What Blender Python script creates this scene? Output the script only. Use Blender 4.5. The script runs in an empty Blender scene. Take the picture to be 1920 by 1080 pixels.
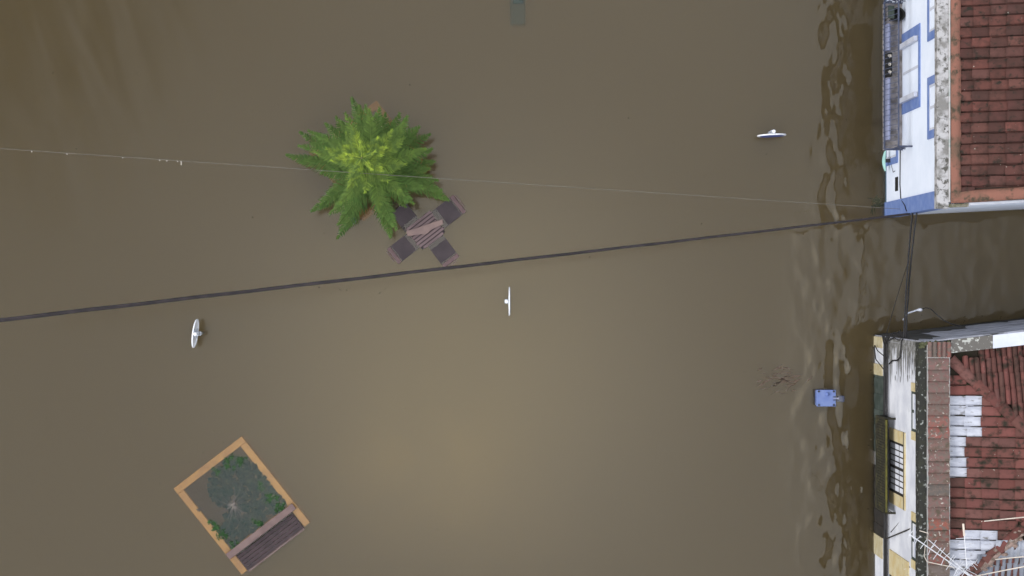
import bpy, math, random
from mathutils import Vector, Matrix

# ------------------------------------------------------------------ camera, sky, sun, exposure
S = bpy.context.scene
COL = S.collection
H = 38.0          # drone height above the flood water, metres (water surface is z = 0)
PPM = 85.0        # photograph pixels per metre on the water
cam_d = bpy.data.cameras.new("camera")
cam_d.sensor_width = 36.0
cam_d.lens = 36.0 * H / (1920.0 / PPM)
cam_d.clip_start = 0.5
cam_d.clip_end = 2000.0
cam = bpy.data.objects.new("camera", cam_d)
cam.location = (0, 0, H)
COL.objects.link(cam)
S.camera = cam

SUN_EL, SUN_AZ = 36.0, 262.0     # azimuth clockwise from north (+Y): from the west-south-west
W = bpy.data.worlds.new("World")
S.world = W
W.use_nodes = True
nt = W.node_tree
nt.nodes.clear()
def N(t, tree=None, **kw):
    n = (tree or nt).nodes.new(t)
    for k, v in kw.items():
        setattr(n, k, v)
    return n
def build_world():
    L = nt.links.new
    out = N("ShaderNodeOutputWorld")
    bg = N("ShaderNodeBackground")
    sky = N("ShaderNodeTexSky", sky_type='NISHITA', sun_disc=False)
    sky.sun_elevation = math.radians(SUN_EL)
    sky.sun_rotation = math.radians(SUN_AZ)
    tc = N("ShaderNodeTexCoord")
    sp = N("ShaderNodeSeparateXYZ")
    L(tc.outputs['Generated'], sp.inputs[0])
    mz = N("ShaderNodeMath", operation='MAXIMUM'); L(sp.outputs['Z'], mz.inputs[0]); mz.inputs[1].default_value = 0.08
    dx = N("ShaderNodeMath", operation='DIVIDE'); L(sp.outputs['X'], dx.inputs[0]); L(mz.outputs[0], dx.inputs[1])
    dy = N("ShaderNodeMath", operation='DIVIDE'); L(sp.outputs['Y'], dy.inputs[0]); L(mz.outputs[0], dy.inputs[1])
    cb = N("ShaderNodeCombineXYZ"); L(dx.outputs[0], cb.inputs[0]); L(dy.outputs[0], cb.inputs[1])
    # sky patches added to shape the water's reflection: bright overhead, dim east and north-west
    def blob(cx, cy, r0, r1, lo, hi):
        d = N("ShaderNodeVectorMath", operation='DISTANCE')
        L(cb.outputs[0], d.inputs[0]); d.inputs[1].default_value = (cx, cy, 0)
        m = N("ShaderNodeMapRange", interpolation_type='SMOOTHSTEP')
        L(d.outputs['Value'], m.inputs['Value'])
        m.inputs['From Min'].default_value = r0; m.inputs['From Max'].default_value = r1
        m.inputs['To Min'].default_value = hi; m.inputs['To Max'].default_value = lo
        return m.outputs[0]
    def mul(a, b):
        m = N("ShaderNodeMath", operation='MULTIPLY'); L(a, m.inputs[0])
        if isinstance(b, float): m.inputs[1].default_value = b
        else: L(b, m.inputs[1])
        return m.outputs[0]
    nz = N("ShaderNodeTexNoise"); L(cb.outputs[0], nz.inputs['Vector'])
    nz.inputs['Scale'].default_value = 2.6; nz.inputs['Detail'].default_value = 2.5; nz.inputs['Roughness'].default_value = 0.45
    mr = N("ShaderNodeMapRange"); L(nz.outputs['Fac'], mr.inputs['Value'])
    mr.inputs['From Min'].default_value = 0.25; mr.inputs['From Max'].default_value = 0.75
    mr.inputs['To Min'].default_value = 0.86; mr.inputs['To Max'].default_value = 1.12
    thin = blob(-0.03, -0.045, 0.015, 0.185, 0.0, 1.0)  # bright warm patch, added to lighten the water's mirror image mid-frame
    br = N("ShaderNodeMapRange"); L(thin, br.inputs['Value'])
    br.inputs['To Min'].default_value = 1.6; br.inputs['To Max'].default_value = 4.15
    b = mul(mr.outputs[0], br.outputs[0])
    b = mul(b, blob(0.0, 0.0, 0.36, 0.8, 0.55, 1.0))
    b = mul(b, blob(-0.36, 0.22, 0.08, 0.29, 1.0, 0.05))
    b = mul(b, blob(0.44, 0.0, 0.14, 0.25, 1.0, 0.45))
    tw = N("ShaderNodeMix", data_type='RGBA'); L(thin, tw.inputs[0])
    tw.inputs[6].default_value = (14.5, 15.2, 16.2, 1); tw.inputs[7].default_value = (17.2, 15.5, 11.9, 1)
    cc = N("ShaderNodeVectorMath", operation='SCALE')
    L(tw.outputs[2], cc.inputs[0])
    L(b, cc.inputs['Scale'])
    mx = N("ShaderNodeMix", data_type='RGBA')
    mx.inputs[0].default_value = 0.88
    L(sky.outputs[0], mx.inputs[6]); L(cc.outputs[0], mx.inputs[7])
    L(mx.outputs[2], bg.inputs['Color'])
    bg.inputs['Strength'].default_value = 0.10
    L(bg.outputs[0], out.inputs[0])
build_world()

sun_d = bpy.data.lights.new("sun", 'SUN')
sun_d.energy = 1.5
sun_d.angle = math.radians(30)
sun_d.color = (1.0, 0.97, 0.93)
sun = bpy.data.objects.new("sun", sun_d)
_a, _e = math.radians(SUN_AZ), math.radians(SUN_EL)
_d = Vector((math.sin(_a) * math.cos(_e), math.cos(_a) * math.cos(_e), math.sin(_e)))
sun.rotation_euler = _d.to_track_quat('Z', 'Y').to_euler()
COL.objects.link(sun)

S.render.engine = 'CYCLES'
S.view_settings.view_transform = 'Standard'
S.view_settings.look = 'None'
S.view_settings.exposure = 0.0
S.view_settings.gamma = 1.0
S.cycles.max_bounces = 8
S.cycles.volume_bounces = 2
S.cycles.transparent_max_bounces = 12
S.cycles.caustics_reflective = False
S.cycles.caustics_refractive = False

# ------------------------------------------------------------------ helpers
R = random.Random(7)
def P(px, py, z=0.0):
    """world point at height z that stands at photograph pixel (px, py)"""
    k = (H - z) / H / PPM
    return Vector(((px - 960) * k, (540 - py) * k, z))
def lin(r, g, b):
    f = lambda c: (c / 255 / 12.92) if c / 255 <= 0.04045 else ((c / 255 + 0.055) / 1.055) ** 2.4
    return (f(r), f(g), f(b), 1.0)

class MB:
    def __init__(s):
        s.v, s.f, s.c = [], [], []          # c: per-face tint
    def face(s, pts, c=None):
        i = len(s.v); s.v += [tuple(p) for p in pts]; s.f.append(tuple(range(i, i + len(pts)))); s.c.append(c)
    def grid(s, rows, c=None, close=False):
        i = len(s.v); n = len(rows[0])
        for r in rows: s.v += [tuple(p) for p in r]
        for a in range(len(rows) - 1):
            for b in range(n - (0 if close else 1)):
                b2 = (b + 1) % n
                s.f.append((i + a * n + b, i + a * n + b2, i + (a + 1) * n + b2, i + (a + 1) * n + b)); s.c.append(c)
    def hexa(s, p, c=None):
        """p: 4 bottom then 4 top points"""
        i = len(s.v); s.v += [tuple(q) for q in p]
        for f in ((3, 2, 1, 0), (4, 5, 6, 7), (0, 1, 5, 4), (1, 2, 6, 5), (2, 3, 7, 6), (3, 0, 4, 7)):
            s.f.append(tuple(i + k for k in f)); s.c.append(c)
        return s
    def box(s, x0, x1, y0, y1, z0, z1, M=None, c=None):
        p = [Vector(q) for q in ((x0, y0, z0), (x1, y0, z0), (x1, y1, z0), (x0, y1, z0), (x0, y0, z1), (x1, y0, z1), (x1, y1, z1), (x0, y1, z1))]
        if M: p = [M @ q for q in p]
        return s.hexa(p, c)
    def prism(s, poly, z0, z1, c=None):
        """poly counter-clockwise in plan; z1 number or list per corner"""
        n = len(poly); i = len(s.v)
        zt = z1 if isinstance(z1, (list, tuple)) else [z1] * n
        s.v += [(p[0], p[1], z0) for p in poly] + [(p[0], p[1], zt[k]) for k, p in enumerate(poly)]
        s.f.append(tuple(i + k for k in reversed(range(n)))); s.c.append(c)
        s.f.append(tuple(i + n + k for k in range(n))); s.c.append(c)
        for k in range(n):
            j = (k + 1) % n
            s.f.append((i + k, i + j, i + n + j, i + n + k)); s.c.append(c)
        return s
    def tube(s, pts, r, n=6, cap=True, c=None):
        pts = [Vector(p) for p in pts]; rows = []
        rr = r if isinstance(r, (list, tuple)) else [r] * len(pts)
        up = None
        for k, p in enumerate(pts):
            t = (pts[min(k + 1, len(pts) - 1)] - pts[max(k - 1, 0)]).normalized()
            if up is None:
                up = t.orthogonal().normalized()
            u = (up - t * up.dot(t)).normalized(); up = u
            w = t.cross(u)
            rows.append([p + (u * math.cos(a) + w * math.sin(a)) * rr[k] for a in [2 * math.pi * q / n for q in range(n)]])
        s.grid(rows, c, close=True)
        if cap:
            s.face(list(reversed(rows[0])), c); s.face(rows[-1], c)
        return s
    def lathe(s, prof, n=20, M=None, c=None):
        M = M or Matrix()
        rows = [[M @ Vector((r * math.cos(2 * math.pi * q / n), r * math.sin(2 * math.pi * q / n), z)) for q in range(n)] for r, z in prof]
        s.grid(rows, c, close=True)
        if prof[0][0] > 1e-4: s.face(list(reversed(rows[0])), c)
        if prof[-1][0] > 1e-4: s.face(rows[-1], c)
        return s
    def ellipsoid(s, ctr, rx, ry, rz, n=12, m=8, c=None):
        M = Matrix.Translation(ctr) @ Matrix.Diagonal((rx, ry, rz, 1))
        return s.lathe([(max(1e-5, math.sin(math.pi * k / m)), -math.cos(math.pi * k / m)) for k in range(m + 1)], n, M, c)
    def build(s, name, mat, parent=None, smooth=False, bevel=0):
        me = bpy.data.meshes.new(name)
        org = parent_world(parent)
        me.from_pydata([(v[0] - org.x, v[1] - org.y, v[2] - org.z) for v in s.v], [], s.f)
        if any(c is not None for c in s.c):
            at = me.attributes.new("tint", 'FLOAT_COLOR', 'FACE')
            for k, c in enumerate(s.c):
                at.data[k].color = c if c is not None else (1, 1, 1, 1)
        me.materials.append(mat)
        if smooth:
            for p in me.polygons: p.use_smooth = True
        me.update()
        o = bpy.data.objects.new(name, me)
        COL.objects.link(o)
        if parent: o.parent = parent
        if bevel:
            b = o.modifiers.new("bevel", 'BEVEL'); b.width = bevel; b.segments = 2; b.limit_method = 'ANGLE'
        return o
def parent_world(p):
    v = Vector((0, 0, 0))
    while p is not None:
        v += Vector(p.location); p = p.parent
    return v
def tag(o, label=None, cat=None, group=None, kind=None):
    if label: o["label"] = label
    if cat: o["category"] = cat
    if group: o["group"] = group
    if kind: o["kind"] = kind
    return o
def thing(name, label, cat, loc, group=None):
    o = bpy.data.objects.new(name, None); o.location = loc; o.empty_display_size = 0.2
    COL.objects.link(o)
    return tag(o, label, cat, group)

# ------------------------------------------------------------------ materials
def mat(name, base, rough=0.7, var=None, scale=6.0, detail=4.0, lo=0.4, hi=0.62, bump=0.0, bscale=30.0, metal=0.0,
        tint=False, spots=None, stretch=None, spec=0.3):
    """base colour, optional second colour mixed in by noise, optional spots [(colour, scale, lo, hi)], optional tint attribute"""
    m = bpy.data.materials.new(name); m.use_nodes = True
    t = m.node_tree; t.nodes.clear(); L = t.links.new
    out = N("ShaderNodeOutputMaterial", t); bs = N("ShaderNodeBsdfPrincipled", t)
    L(bs.outputs[0], out.inputs[0])
    bs.inputs['Roughness'].default_value = rough; bs.inputs['Metallic'].default_value = metal
    bs.inputs['Specular IOR Level'].default_value = spec
    tc = N("ShaderNodeTexCoord", t); vec = tc.outputs['Object']
    if stretch:
        mp = N("ShaderNodeMapping", t); L(vec, mp.inputs[0]); mp.inputs['Scale'].default_value = stretch; vec = mp.outputs[0]
    rgb = N("ShaderNodeRGB", t); rgb.outputs[0].default_value = base; cur = rgb.outputs[0]
    def noise_mix(cur, colour, sc, lo, hi, det=4.0):
        nz = N("ShaderNodeTexNoise", t); L(vec, nz.inputs['Vector'])
        nz.inputs['Scale'].default_value = sc; nz.inputs['Detail'].default_value = det; nz.inputs['Roughness'].default_value = 0.6
        mr = N("ShaderNodeMapRange", t); L(nz.outputs['Fac'], mr.inputs['Value'])
        mr.inputs['From Min'].default_value = lo; mr.inputs['From Max'].default_value = hi
        mx = N("ShaderNodeMix", t, data_type='RGBA'); L(mr.outputs[0], mx.inputs[0]); L(cur, mx.inputs[6]); mx.inputs[7].default_value = colour
        return mx.outputs[2]
    if tint:
        at = N("ShaderNodeAttribute", t, attribute_name="tint")
        mx = N("ShaderNodeMix", t, data_type='RGBA', blend_type='MULTIPLY'); mx.inputs[0].default_value = 1.0
        L(cur, mx.inputs[6]); L(at.outputs['Color'], mx.inputs[7]); cur = mx.outputs[2]
    if var: cur = noise_mix(cur, var, scale, lo, hi, detail)
    for s in spots or ():
        cur = noise_mix(cur, *s)
    L(cur, bs.inputs['Base Color'])
    if bump:
        nz = N("ShaderNodeTexNoise", t); L(vec, nz.inputs['Vector']); nz.inputs['Scale'].default_value = bscale; nz.inputs['Detail'].default_value = 5
        bp = N("ShaderNodeBump", t); bp.inputs['Strength'].default_value = 1.0; bp.inputs['Distance'].default_value = bump
        L(nz.outputs['Fac'], bp.inputs['Height']); L(bp.outputs[0], bs.inputs['Normal'])
    return m

M = {}
M['wall_blue_white'] = mat("blue white limewash", (0.79, 0.84, 0.95, 1), 0.85, (0.73, 0.785, 0.90, 1), 1.3, bump=0.004, bscale=14, spots=[((0.42, 0.44, 0.5, 1), 2.2, 0.68, 0.86)])
M['blue'] = mat("blue trim paint", (0.13, 0.20, 0.44, 1), 0.7, (0.18, 0.25, 0.48, 1), 5, bump=0.002)
M['wall_white'] = mat("white limewash", (0.74, 0.745, 0.79, 1), 0.85, (0.58, 0.59, 0.65, 1), 1.5, bump=0.004, bscale=14, spots=[((0.42, 0.42, 0.44, 1), 2.6, 0.66, 0.85)])
M['ochre'] = mat("ochre trim paint", (0.55, 0.43, 0.22, 1), 0.75, (0.60, 0.52, 0.33, 1), 4, bump=0.002, spots=[((0.35, 0.27, 0.15, 1), 9, 0.62, 0.75)])
M['cream'] = mat("faded cream paint", (0.52, 0.46, 0.31, 1), 0.8, (0.44, 0.36, 0.20, 1), 5, bump=0.002, spots=[((0.22, 0.19, 0.14, 1), 6, 0.6, 0.72)])
M['weathered'] = mat("weathered cornice", (0.42, 0.405, 0.41, 1), 0.9, (0.085, 0.08, 0.07, 1), 8, lo=0.50, hi=0.62, bump=0.012, bscale=20, spots=[((0.20, 0.19, 0.18, 1), 3.5, 0.46, 0.64), ((0.05, 0.045, 0.04, 1), 13, 0.62, 0.70)])
M['lichen_black'] = mat("black lichen cornice", (0.028, 0.028, 0.024, 1), 0.95, (0.26, 0.27, 0.25, 1), 11, lo=0.575, hi=0.63, bump=0.012, bscale=25, spots=[((0.035, 0.036, 0.025, 1), 5, 0.5, 0.7)])
M['lichen_cap'] = mat("lichen cement coping", (0.125, 0.115, 0.105, 1), 0.95, (0.40, 0.40, 0.37, 1), 11, lo=0.56, hi=0.61, bump=0.008, bscale=25)
M['mortar'] = mat("pink mortar", (0.225, 0.10, 0.072, 1), 0.92, (0.12, 0.075, 0.052, 1), 3.5, lo=0.42, hi=0.66, bump=0.01, bscale=18, spots=[((0.055, 0.045, 0.03, 1), 7, 0.53, 0.68)])
M['mortar_white'] = mat("white cement edge", (0.44, 0.42, 0.41, 1), 0.9, (0.26, 0.32, 0.29, 1), 9, lo=0.5, hi=0.7)
M['tile'] = mat("clay roof tile", (0.10, 0.038, 0.030, 1), 0.92, (0.048, 0.023, 0.018, 1), 4, lo=0.42, hi=0.70, bump=0.006, bscale=45, tint=True, spots=[((0.022, 0.018, 0.013, 1), 7.0, 0.54, 0.68), ((0.34, 0.30, 0.25, 1), 17, 0.70, 0.74)])
M['tile_b'] = mat("red clay roof tile", (0.135, 0.05, 0.041, 1), 0.92, (0.07, 0.032, 0.026, 1), 5, lo=0.45, hi=0.72, bump=0.006, bscale=45, tint=True, spots=[((0.024, 0.02, 0.013, 1), 5.0, 0.54, 0.68), ((0.34, 0.31, 0.26, 1), 17, 0.69, 0.74)])
M['tile_cap'] = mat("eaves cover tile", (0.20, 0.092, 0.076, 1), 0.95, (0.14, 0.105, 0.09, 1), 14, lo=0.42, hi=0.58, bump=0.008, bscale=40, tint=True, spots=[((0.09, 0.07, 0.05, 1), 6, 0.54, 0.70), ((0.42, 0.38, 0.33, 1), 17, 0.63, 0.69)])
M['tile_white'] = mat("whitewashed tile", (0.48, 0.49, 0.55, 1), 0.85, (0.38, 0.39, 0.45, 1), 5, bump=0.006, bscale=45, spots=[((0.14, 0.13, 0.12, 1), 7, 0.60, 0.70)], stretch=(0.7, 2.0, 1))
M['sheet'] = mat("pale roofing sheet", (0.37, 0.385, 0.44, 1), 0.55, (0.28, 0.29, 0.33, 1), 6, bump=0.002, spots=[((0.22, 0.22, 0.22, 1), 5, 0.62, 0.76)])
M['sheet_grey'] = mat("grey roofing sheet", (0.19, 0.20, 0.24, 1), 0.5, (0.17, 0.18, 0.21, 1), 5, spots=[((0.09, 0.09, 0.10, 1), 4, 0.6, 0.76)])
M['gable'] = mat("streaked grey render", (0.27, 0.275, 0.31, 1), 0.95, (0.42, 0.43, 0.50, 1), 5, lo=0.4, hi=0.65, bump=0.008, stretch=(0.45, 1.0, 2.4), spots=[((0.06, 0.06, 0.06, 1), 4, 0.52, 0.66)])
M['drip'] = mat("black mould streaks", (0.13, 0.125, 0.115, 1), 0.95, (0.30, 0.295, 0.29, 1), 9, bump=0.006)
M['white_paint'] = mat("white paint", (0.60, 0.62, 0.70, 1), 0.5, (0.54, 0.56, 0.63, 1), 4)
M['sign_white'] = mat("white sign metal", (0.82, 0.83, 0.86, 1), 0.35, (0.72, 0.73, 0.76, 1), 5)
M['sign_blue'] = mat("blue sign face", (0.04, 0.08, 0.32, 1), 0.35, (0.06, 0.10, 0.34, 1), 5)
M['galv'] = mat("galvanised pole", (0.55, 0.58, 0.64, 1), 0.45, (0.42, 0.45, 0.5, 1), 12, metal=0.4)
M['iron_blue'] = mat("blue grey wrought iron", (0.05, 0.06, 0.10, 1), 0.6, (0.09, 0.10, 0.15, 1), 8)
M['iron_moss'] = mat("mossy black iron", (0.024, 0.022, 0.014, 1), 0.85, (0.07, 0.062, 0.025, 1), 8, lo=0.5, hi=0.7, bump=0.006, spots=[((0.10, 0.09, 0.025, 1), 9, 0.64, 0.72)])
M['moss_rail'] = mat("moss grown rail", (0.13, 0.12, 0.025, 1), 0.9, (0.07, 0.065, 0.02, 1), 8, bump=0.006)
M['concrete'] = mat("stained concrete floor", (0.34, 0.31, 0.31, 1), 0.9, (0.15, 0.135, 0.125, 1), 5, lo=0.4, hi=0.65, bump=0.004)
M['dark'] = mat("dark void", (0.012, 0.012, 0.012, 1), 0.8, (0.02, 0.02, 0.018, 1), 4)
M['dark_green'] = mat("dark green door paint", (0.035, 0.048, 0.04, 1), 0.7, (0.07, 0.085, 0.075, 1), 4)
M['glass'] = mat("window glass", (0.10, 0.11, 0.14, 1), 0.08, (0.16, 0.17, 0.21, 1), 3, spec=0.6)
M['black_frame'] = mat("dark window frame", (0.02, 0.018, 0.018, 1), 0.6, (0.04, 0.035, 0.03, 1), 6)
M['cable'] = mat("black cable", (0.016, 0.015, 0.016, 1), 0.65, (0.03, 0.028, 0.028, 1), 20)
M['bundle'] = mat("weathered cable bundle", (0.024, 0.02, 0.021, 1), 0.8, (0.04, 0.032, 0.034, 1), 5)
M['string'] = mat("pale cord", (0.18, 0.16, 0.14, 1), 0.7, (0.13, 0.118, 0.10, 1), 9)
M['wire_pale'] = mat("pale plastic wire", (0.66, 0.58, 0.50, 1), 0.6, (0.52, 0.46, 0.40, 1), 9)
M['alu'] = mat("aluminium tube", (0.68, 0.68, 0.72, 1), 0.4, (0.55, 0.55, 0.58, 1), 12, metal=0.3)
M['slat'] = mat("weathered brown slat", (0.13, 0.082, 0.082, 1), 0.75, (0.085, 0.055, 0.056, 1), 6, stretch=(2, 2, 2), bump=0.003)
M['slat_wet'] = mat("wet brown slat", (0.045, 0.027, 0.03, 1), 0.6, (0.028, 0.018, 0.02, 1), 6, bump=0.003)
M['slat_pink'] = mat("faded rail", (0.17, 0.115, 0.105, 1), 0.75, (0.13, 0.085, 0.08, 1), 5, bump=0.002)
M['seat_dark'] = mat("dark wet seat board", (0.055, 0.042, 0.046, 1), 0.8, (0.04, 0.031, 0.034, 1), 3)
M['slat_table'] = mat("table slat", (0.155, 0.108, 0.110, 1), 0.75, (0.115, 0.08, 0.082, 1), 4)
M['plank'] = mat("worn pinkish board", (0.215, 0.148, 0.132, 1), 0.75, (0.17, 0.118, 0.112, 1), 4, bump=0.003, spots=[((0.2, 0.14, 0.15, 1), 6, 0.62, 0.72)])
M['steel_dark'] = mat("dark steel frame", (0.03, 0.03, 0.035, 1), 0.6, (0.05, 0.05, 0.055, 1), 8)
M['rim'] = mat("ochre planter rim", (0.62, 0.34, 0.11, 1), 0.8, (0.46, 0.24, 0.10, 1), 2.4, lo=0.4, hi=0.7, bump=0.004, spots=[((0.45, 0.22, 0.10, 1), 7, 0.6, 0.75)])
M['rim_deep'] = mat("orange planter rim", (0.75, 0.33, 0.06, 1), 0.8, (0.62, 0.25, 0.05, 1), 2.4)
M['soil'] = mat("planter soil", (0.05, 0.038, 0.034, 1), 0.95, (0.03, 0.024, 0.022, 1), 4, bump=0.02)
M['cover_green'] = mat("sunken ground cover", (0.007, 0.038, 0.027, 1), 0.9, (0.006, 0.026, 0.02, 1), 5)
M['leaf_dark'] = mat("dark shrub leaf", (0.016, 0.06, 0.012, 1), 0.6, (0.028, 0.085, 0.016, 1), 9, tint=True)
M['needle'] = mat("conifer needles", (0.128, 0.198, 0.036, 1), 0.65, (0.09, 0.148, 0.029, 1), 6, tint=True, spec=0.25)
M['bark'] = mat("grey bark", (0.13, 0.10, 0.075, 1), 0.9, (0.08, 0.065, 0.05, 1), 14, bump=0.01)
M['twig'] = mat("pale bare twig", (0.19, 0.165, 0.145, 1), 0.85, (0.14, 0.12, 0.11, 1), 14)
M['mud'] = mat("brown silt ground", (0.31, 0.225, 0.095, 1), 0.95, (0.22, 0.16, 0.075, 1), 0.6)
M['box_blue'] = mat("pale blue cabinet paint", (0.13, 0.185, 0.42, 1), 0.5, (0.165, 0.22, 0.44, 1), 6, bump=0.001)
M['trough'] = mat("lavender plastic tube", (0.30, 0.32, 0.46, 1), 0.45, (0.22, 0.24, 0.36, 1), 4)
M['mint'] = mat("pale mint plastic", (0.36, 0.60, 0.54, 1), 0.4, (0.30, 0.52, 0.48, 1), 4)
M['shelly'] = mat("submerged dark green paint", (0.012, 0.05, 0.045, 1), 0.7, (0.02, 0.06, 0.05, 1), 5)
M['petal'] = mat("pale flower", (0.6, 0.56, 0.5, 1), 0.7, (0.5, 0.45, 0.4, 1), 20)

# ------------------------------------------------------------------ ground and water
def make_ground():
    mb = MB()
    xs = [-260, -120, -60, -30] + [-14 + 0.5 * k for k in range(57)] + [30, 60, 120, 260]
    ys = [-260, -120, -60, -30] + [-10 + 0.5 * k for k in range(41)] + [30, 60, 120, 260]
    bumps = [(-1.7, -3.9, 3.6, 2.5, 0.285), (-2.6, -4.6, 1.6, 1.2, 0.05), (-0.4, -3.4, 1.5, 1.0, 0.05), (0.3, -5.6, 2.0, 1.2, 0.06), (-0.6, -6.0, 2.6, 1.0, 0.09), (-3.4, -3.2, 1.6, 1.0, 0.06)]
    def g(x, y):
        z = -0.75
        for cx, cy, sx, sy, h in bumps:
            z += 1.6 * h * math.exp(-((x - cx) / sx) ** 2 - ((y - cy) / sy) ** 2)
        return z
    mb.grid([[(x, y, g(x, y)) for x in xs] for y in ys])
    o = mb.build("ground", M['mud'], smooth=True)
    tag(o, kind="structure")
make_ground()

def water_material():
    m = bpy.data.materials.new("muddy flood water"); m.use_nodes = True
    t = m.node_tree; t.nodes.clear(); L = t.links.new
    out = N("ShaderNodeOutputMaterial", t)
    tr = N("ShaderNodeBsdfTransparent", t)
    gl = N("ShaderNodeBsdfGlossy", t); gl.inputs['Roughness'].default_value = 0.11
    fr = N("ShaderNodeFresnel", t); fr.inputs['IOR'].default_value = 1.40
    mx = N("ShaderNodeMixShader", t)
    tc = N("ShaderNodeTexCoord", t)
    def noise(scale, st, det, rot=0.0):
        mr_ = N("ShaderNodeMapping", t); L(tc.outputs['Object'], mr_.inputs[0]); mr_.inputs['Rotation'].default_value = (0, 0, rot)
        mp = N("ShaderNodeMapping", t); L(mr_.outputs[0], mp.inputs[0])
        mp.inputs['Scale'].default_value = st
        nz = N("ShaderNodeTexNoise", t); L(mp.outputs[0], nz.inputs['Vector'])
        nz.inputs['Scale'].default_value = scale; nz.inputs['Detail'].default_value = det; nz.inputs['Roughness'].default_value = 0.5
        return nz.outputs['Fac']
    def math2(op, a, b):
        n = N("ShaderNodeMath", t, operation=op)
        for k, q in enumerate((a, b)):
            if isinstance(q, (int, float)): n.inputs[k].default_value = q
            else: L(q, n.inputs[k])
        return n.outputs[0]
    # small ripples everywhere plus long wind streaks in the north-west
    h = math2('MULTIPLY', noise(1.75, (1.5, 0.8, 1), 0.9), 0.031)
    h = math2('ADD', h, math2('MULTIPLY', noise(4.2, (1.2, 0.8, 1), 1.0), 0.0042))
    sx = N("ShaderNodeSeparateXYZ", t); L(tc.outputs['Object'], sx.inputs[0])
    near = N("ShaderNodeMapRange", t, interpolation_type='SMOOTHSTEP'); L(sx.outputs['X'], near.inputs['Value'])
    near.inputs['From Min'].default_value = 5.7; near.inputs['From Max'].default_value = 6.9
    near.inputs['To Min'].default_value = 0.04; near.inputs['To Max'].default_value = 1.0
    h = math2('MULTIPLY', h, near.outputs[0])
    lee = N("ShaderNodeMapRange", t, interpolation_type='SMOOTHSTEP'); L(sx.outputs['X'], lee.inputs['Value'])      # sheltered water in the alley
    lee.inputs['From Min'].default_value = 7.6; lee.inputs['From Max'].default_value = 8.8
    lee.inputs['To Min'].default_value = 1.0; lee.inputs['To Max'].default_value = 0.3
    h = math2('MULTIPLY', h, lee.outputs[0])
    rg = N("ShaderNodeMapRange", t); L(near.outputs[0], rg.inputs['Value'])       # wind roughened in the open, calm by the walls
    rg.inputs['From Min'].default_value = 0.05; rg.inputs['From Max'].default_value = 0.7
    rg.inputs['To Min'].default_value = 0.13; rg.inputs['To Max'].default_value = 0.022
    L(rg.outputs[0], gl.inputs['Roughness'])
    d = N("ShaderNodeVectorMath", t, operation='DISTANCE'); L(tc.outputs['Object'], d.inputs[0]); d.inputs[1].default_value = (-11.4, 5.2, 0)
    mr = N("ShaderNodeMapRange", t, interpolation_type='SMOOTHSTEP'); L(d.outputs['Value'], mr.inputs['Value'])
    mr.inputs['From Min'].default_value = 1.0; mr.inputs['From Max'].default_value = 6.5
    mr.inputs['To Min'].default_value = 1.0; mr.inputs['To Max'].default_value = 0.0
    st = noise(0.6, (1.7, 0.42, 1), 2.0, math.radians(-22))
    h = math2('ADD', h, math2('MULTIPLY', math2('MULTIPLY', st, mr.outputs[0]), 0.045))
    bp = N("ShaderNodeBump", t); bp.inputs['Strength'].default_value = 1.0; bp.inputs['Distance'].default_value = 1.0
    L(h, bp.inputs['Height'])
    L(bp.outputs[0], gl.inputs['Normal']); L(bp.outputs[0], fr.inputs['Normal'])
    L(fr.outputs[0], mx.inputs[0]); L(tr.outputs[0], mx.inputs[1]); L(gl.outputs[0], mx.inputs[2])
    L(mx.outputs[0], out.inputs['Surface'])
    v = N("ShaderNodeVolumePrincipled", t)
    v.inputs['Color'].default_value = (0.595, 0.48, 0.285, 1)
    v.inputs['Density'].default_value = 4.2
    L(v.outputs[0], out.inputs['Volume'])
    return m
def make_water():
    o = MB().box(-250, 250, -250, 250, -1.4, 0.0).build("water", water_material())
    tag(o, kind="structure")
make_water()

# ------------------------------------------------------------------ roof tiles
def tile_slope(mb, origin, down, across, n_course, m_tile, rng, keep=None, L_=0.31, w=0.20, tints=None, roll=0.045, others=()):
    """clay tiles laid in courses: a humped body and a narrow deep channel at one side. origin: upslope/left corner, down: 3-D unit
    vector down the slope, across: level unit vector, others: (mesh, test) pairs that take some of the tiles instead"""
    nrm = across.cross(down).normalized()
    if nrm.z < 0: nrm = -nrm
    prof = [(0.0, -0.030), (0.05, -0.034), (0.12, -0.012)]
    for k in range(7):
        q = k / 6
        prof.append((0.17 + 0.83 * q, roll * (0.25 + 0.75 * math.sin(math.pi * (0.08 + 0.86 * q))) * (1 - 0.25 * q)))
    prof.append((1.005, -0.030))
    for j in range(m_tile):
        sh = rng.uniform(-0.03, 0.03)
        for i in range(n_course):
            jit = sh + rng.uniform(-0.014, 0.014); tilt = rng.uniform(-0.008, 0.010); sk = rng.uniform(-0.008, 0.008)
            o = origin + down * (i * L_ + jit) + across * (j * w + rng.uniform(-0.006, 0.006))
            c = o + down * L_ / 2 + across * w / 2
            if keep and not keep(c): continue
            tgt = mb
            for om, ok in others:
                if ok(c): tgt = om
            base = rng.choice(tints)
            f = rng.uniform(0.88, 1.12)
            col = (base[0] * f, base[1] * f, base[2] * f, 1)
            a = [o + across * (q * w) + nrm * (h - 0.002) for q, h in prof]
            b = [o + down * (L_ + 0.045) + across * (q * w * 0.985 + sk) + nrm * (h + 0.036 + tilt) for q, h in prof]
            e = [p - nrm * 0.02 + down * 0.001 for p in b]
            tgt.grid([a, b, e], col)

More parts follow.
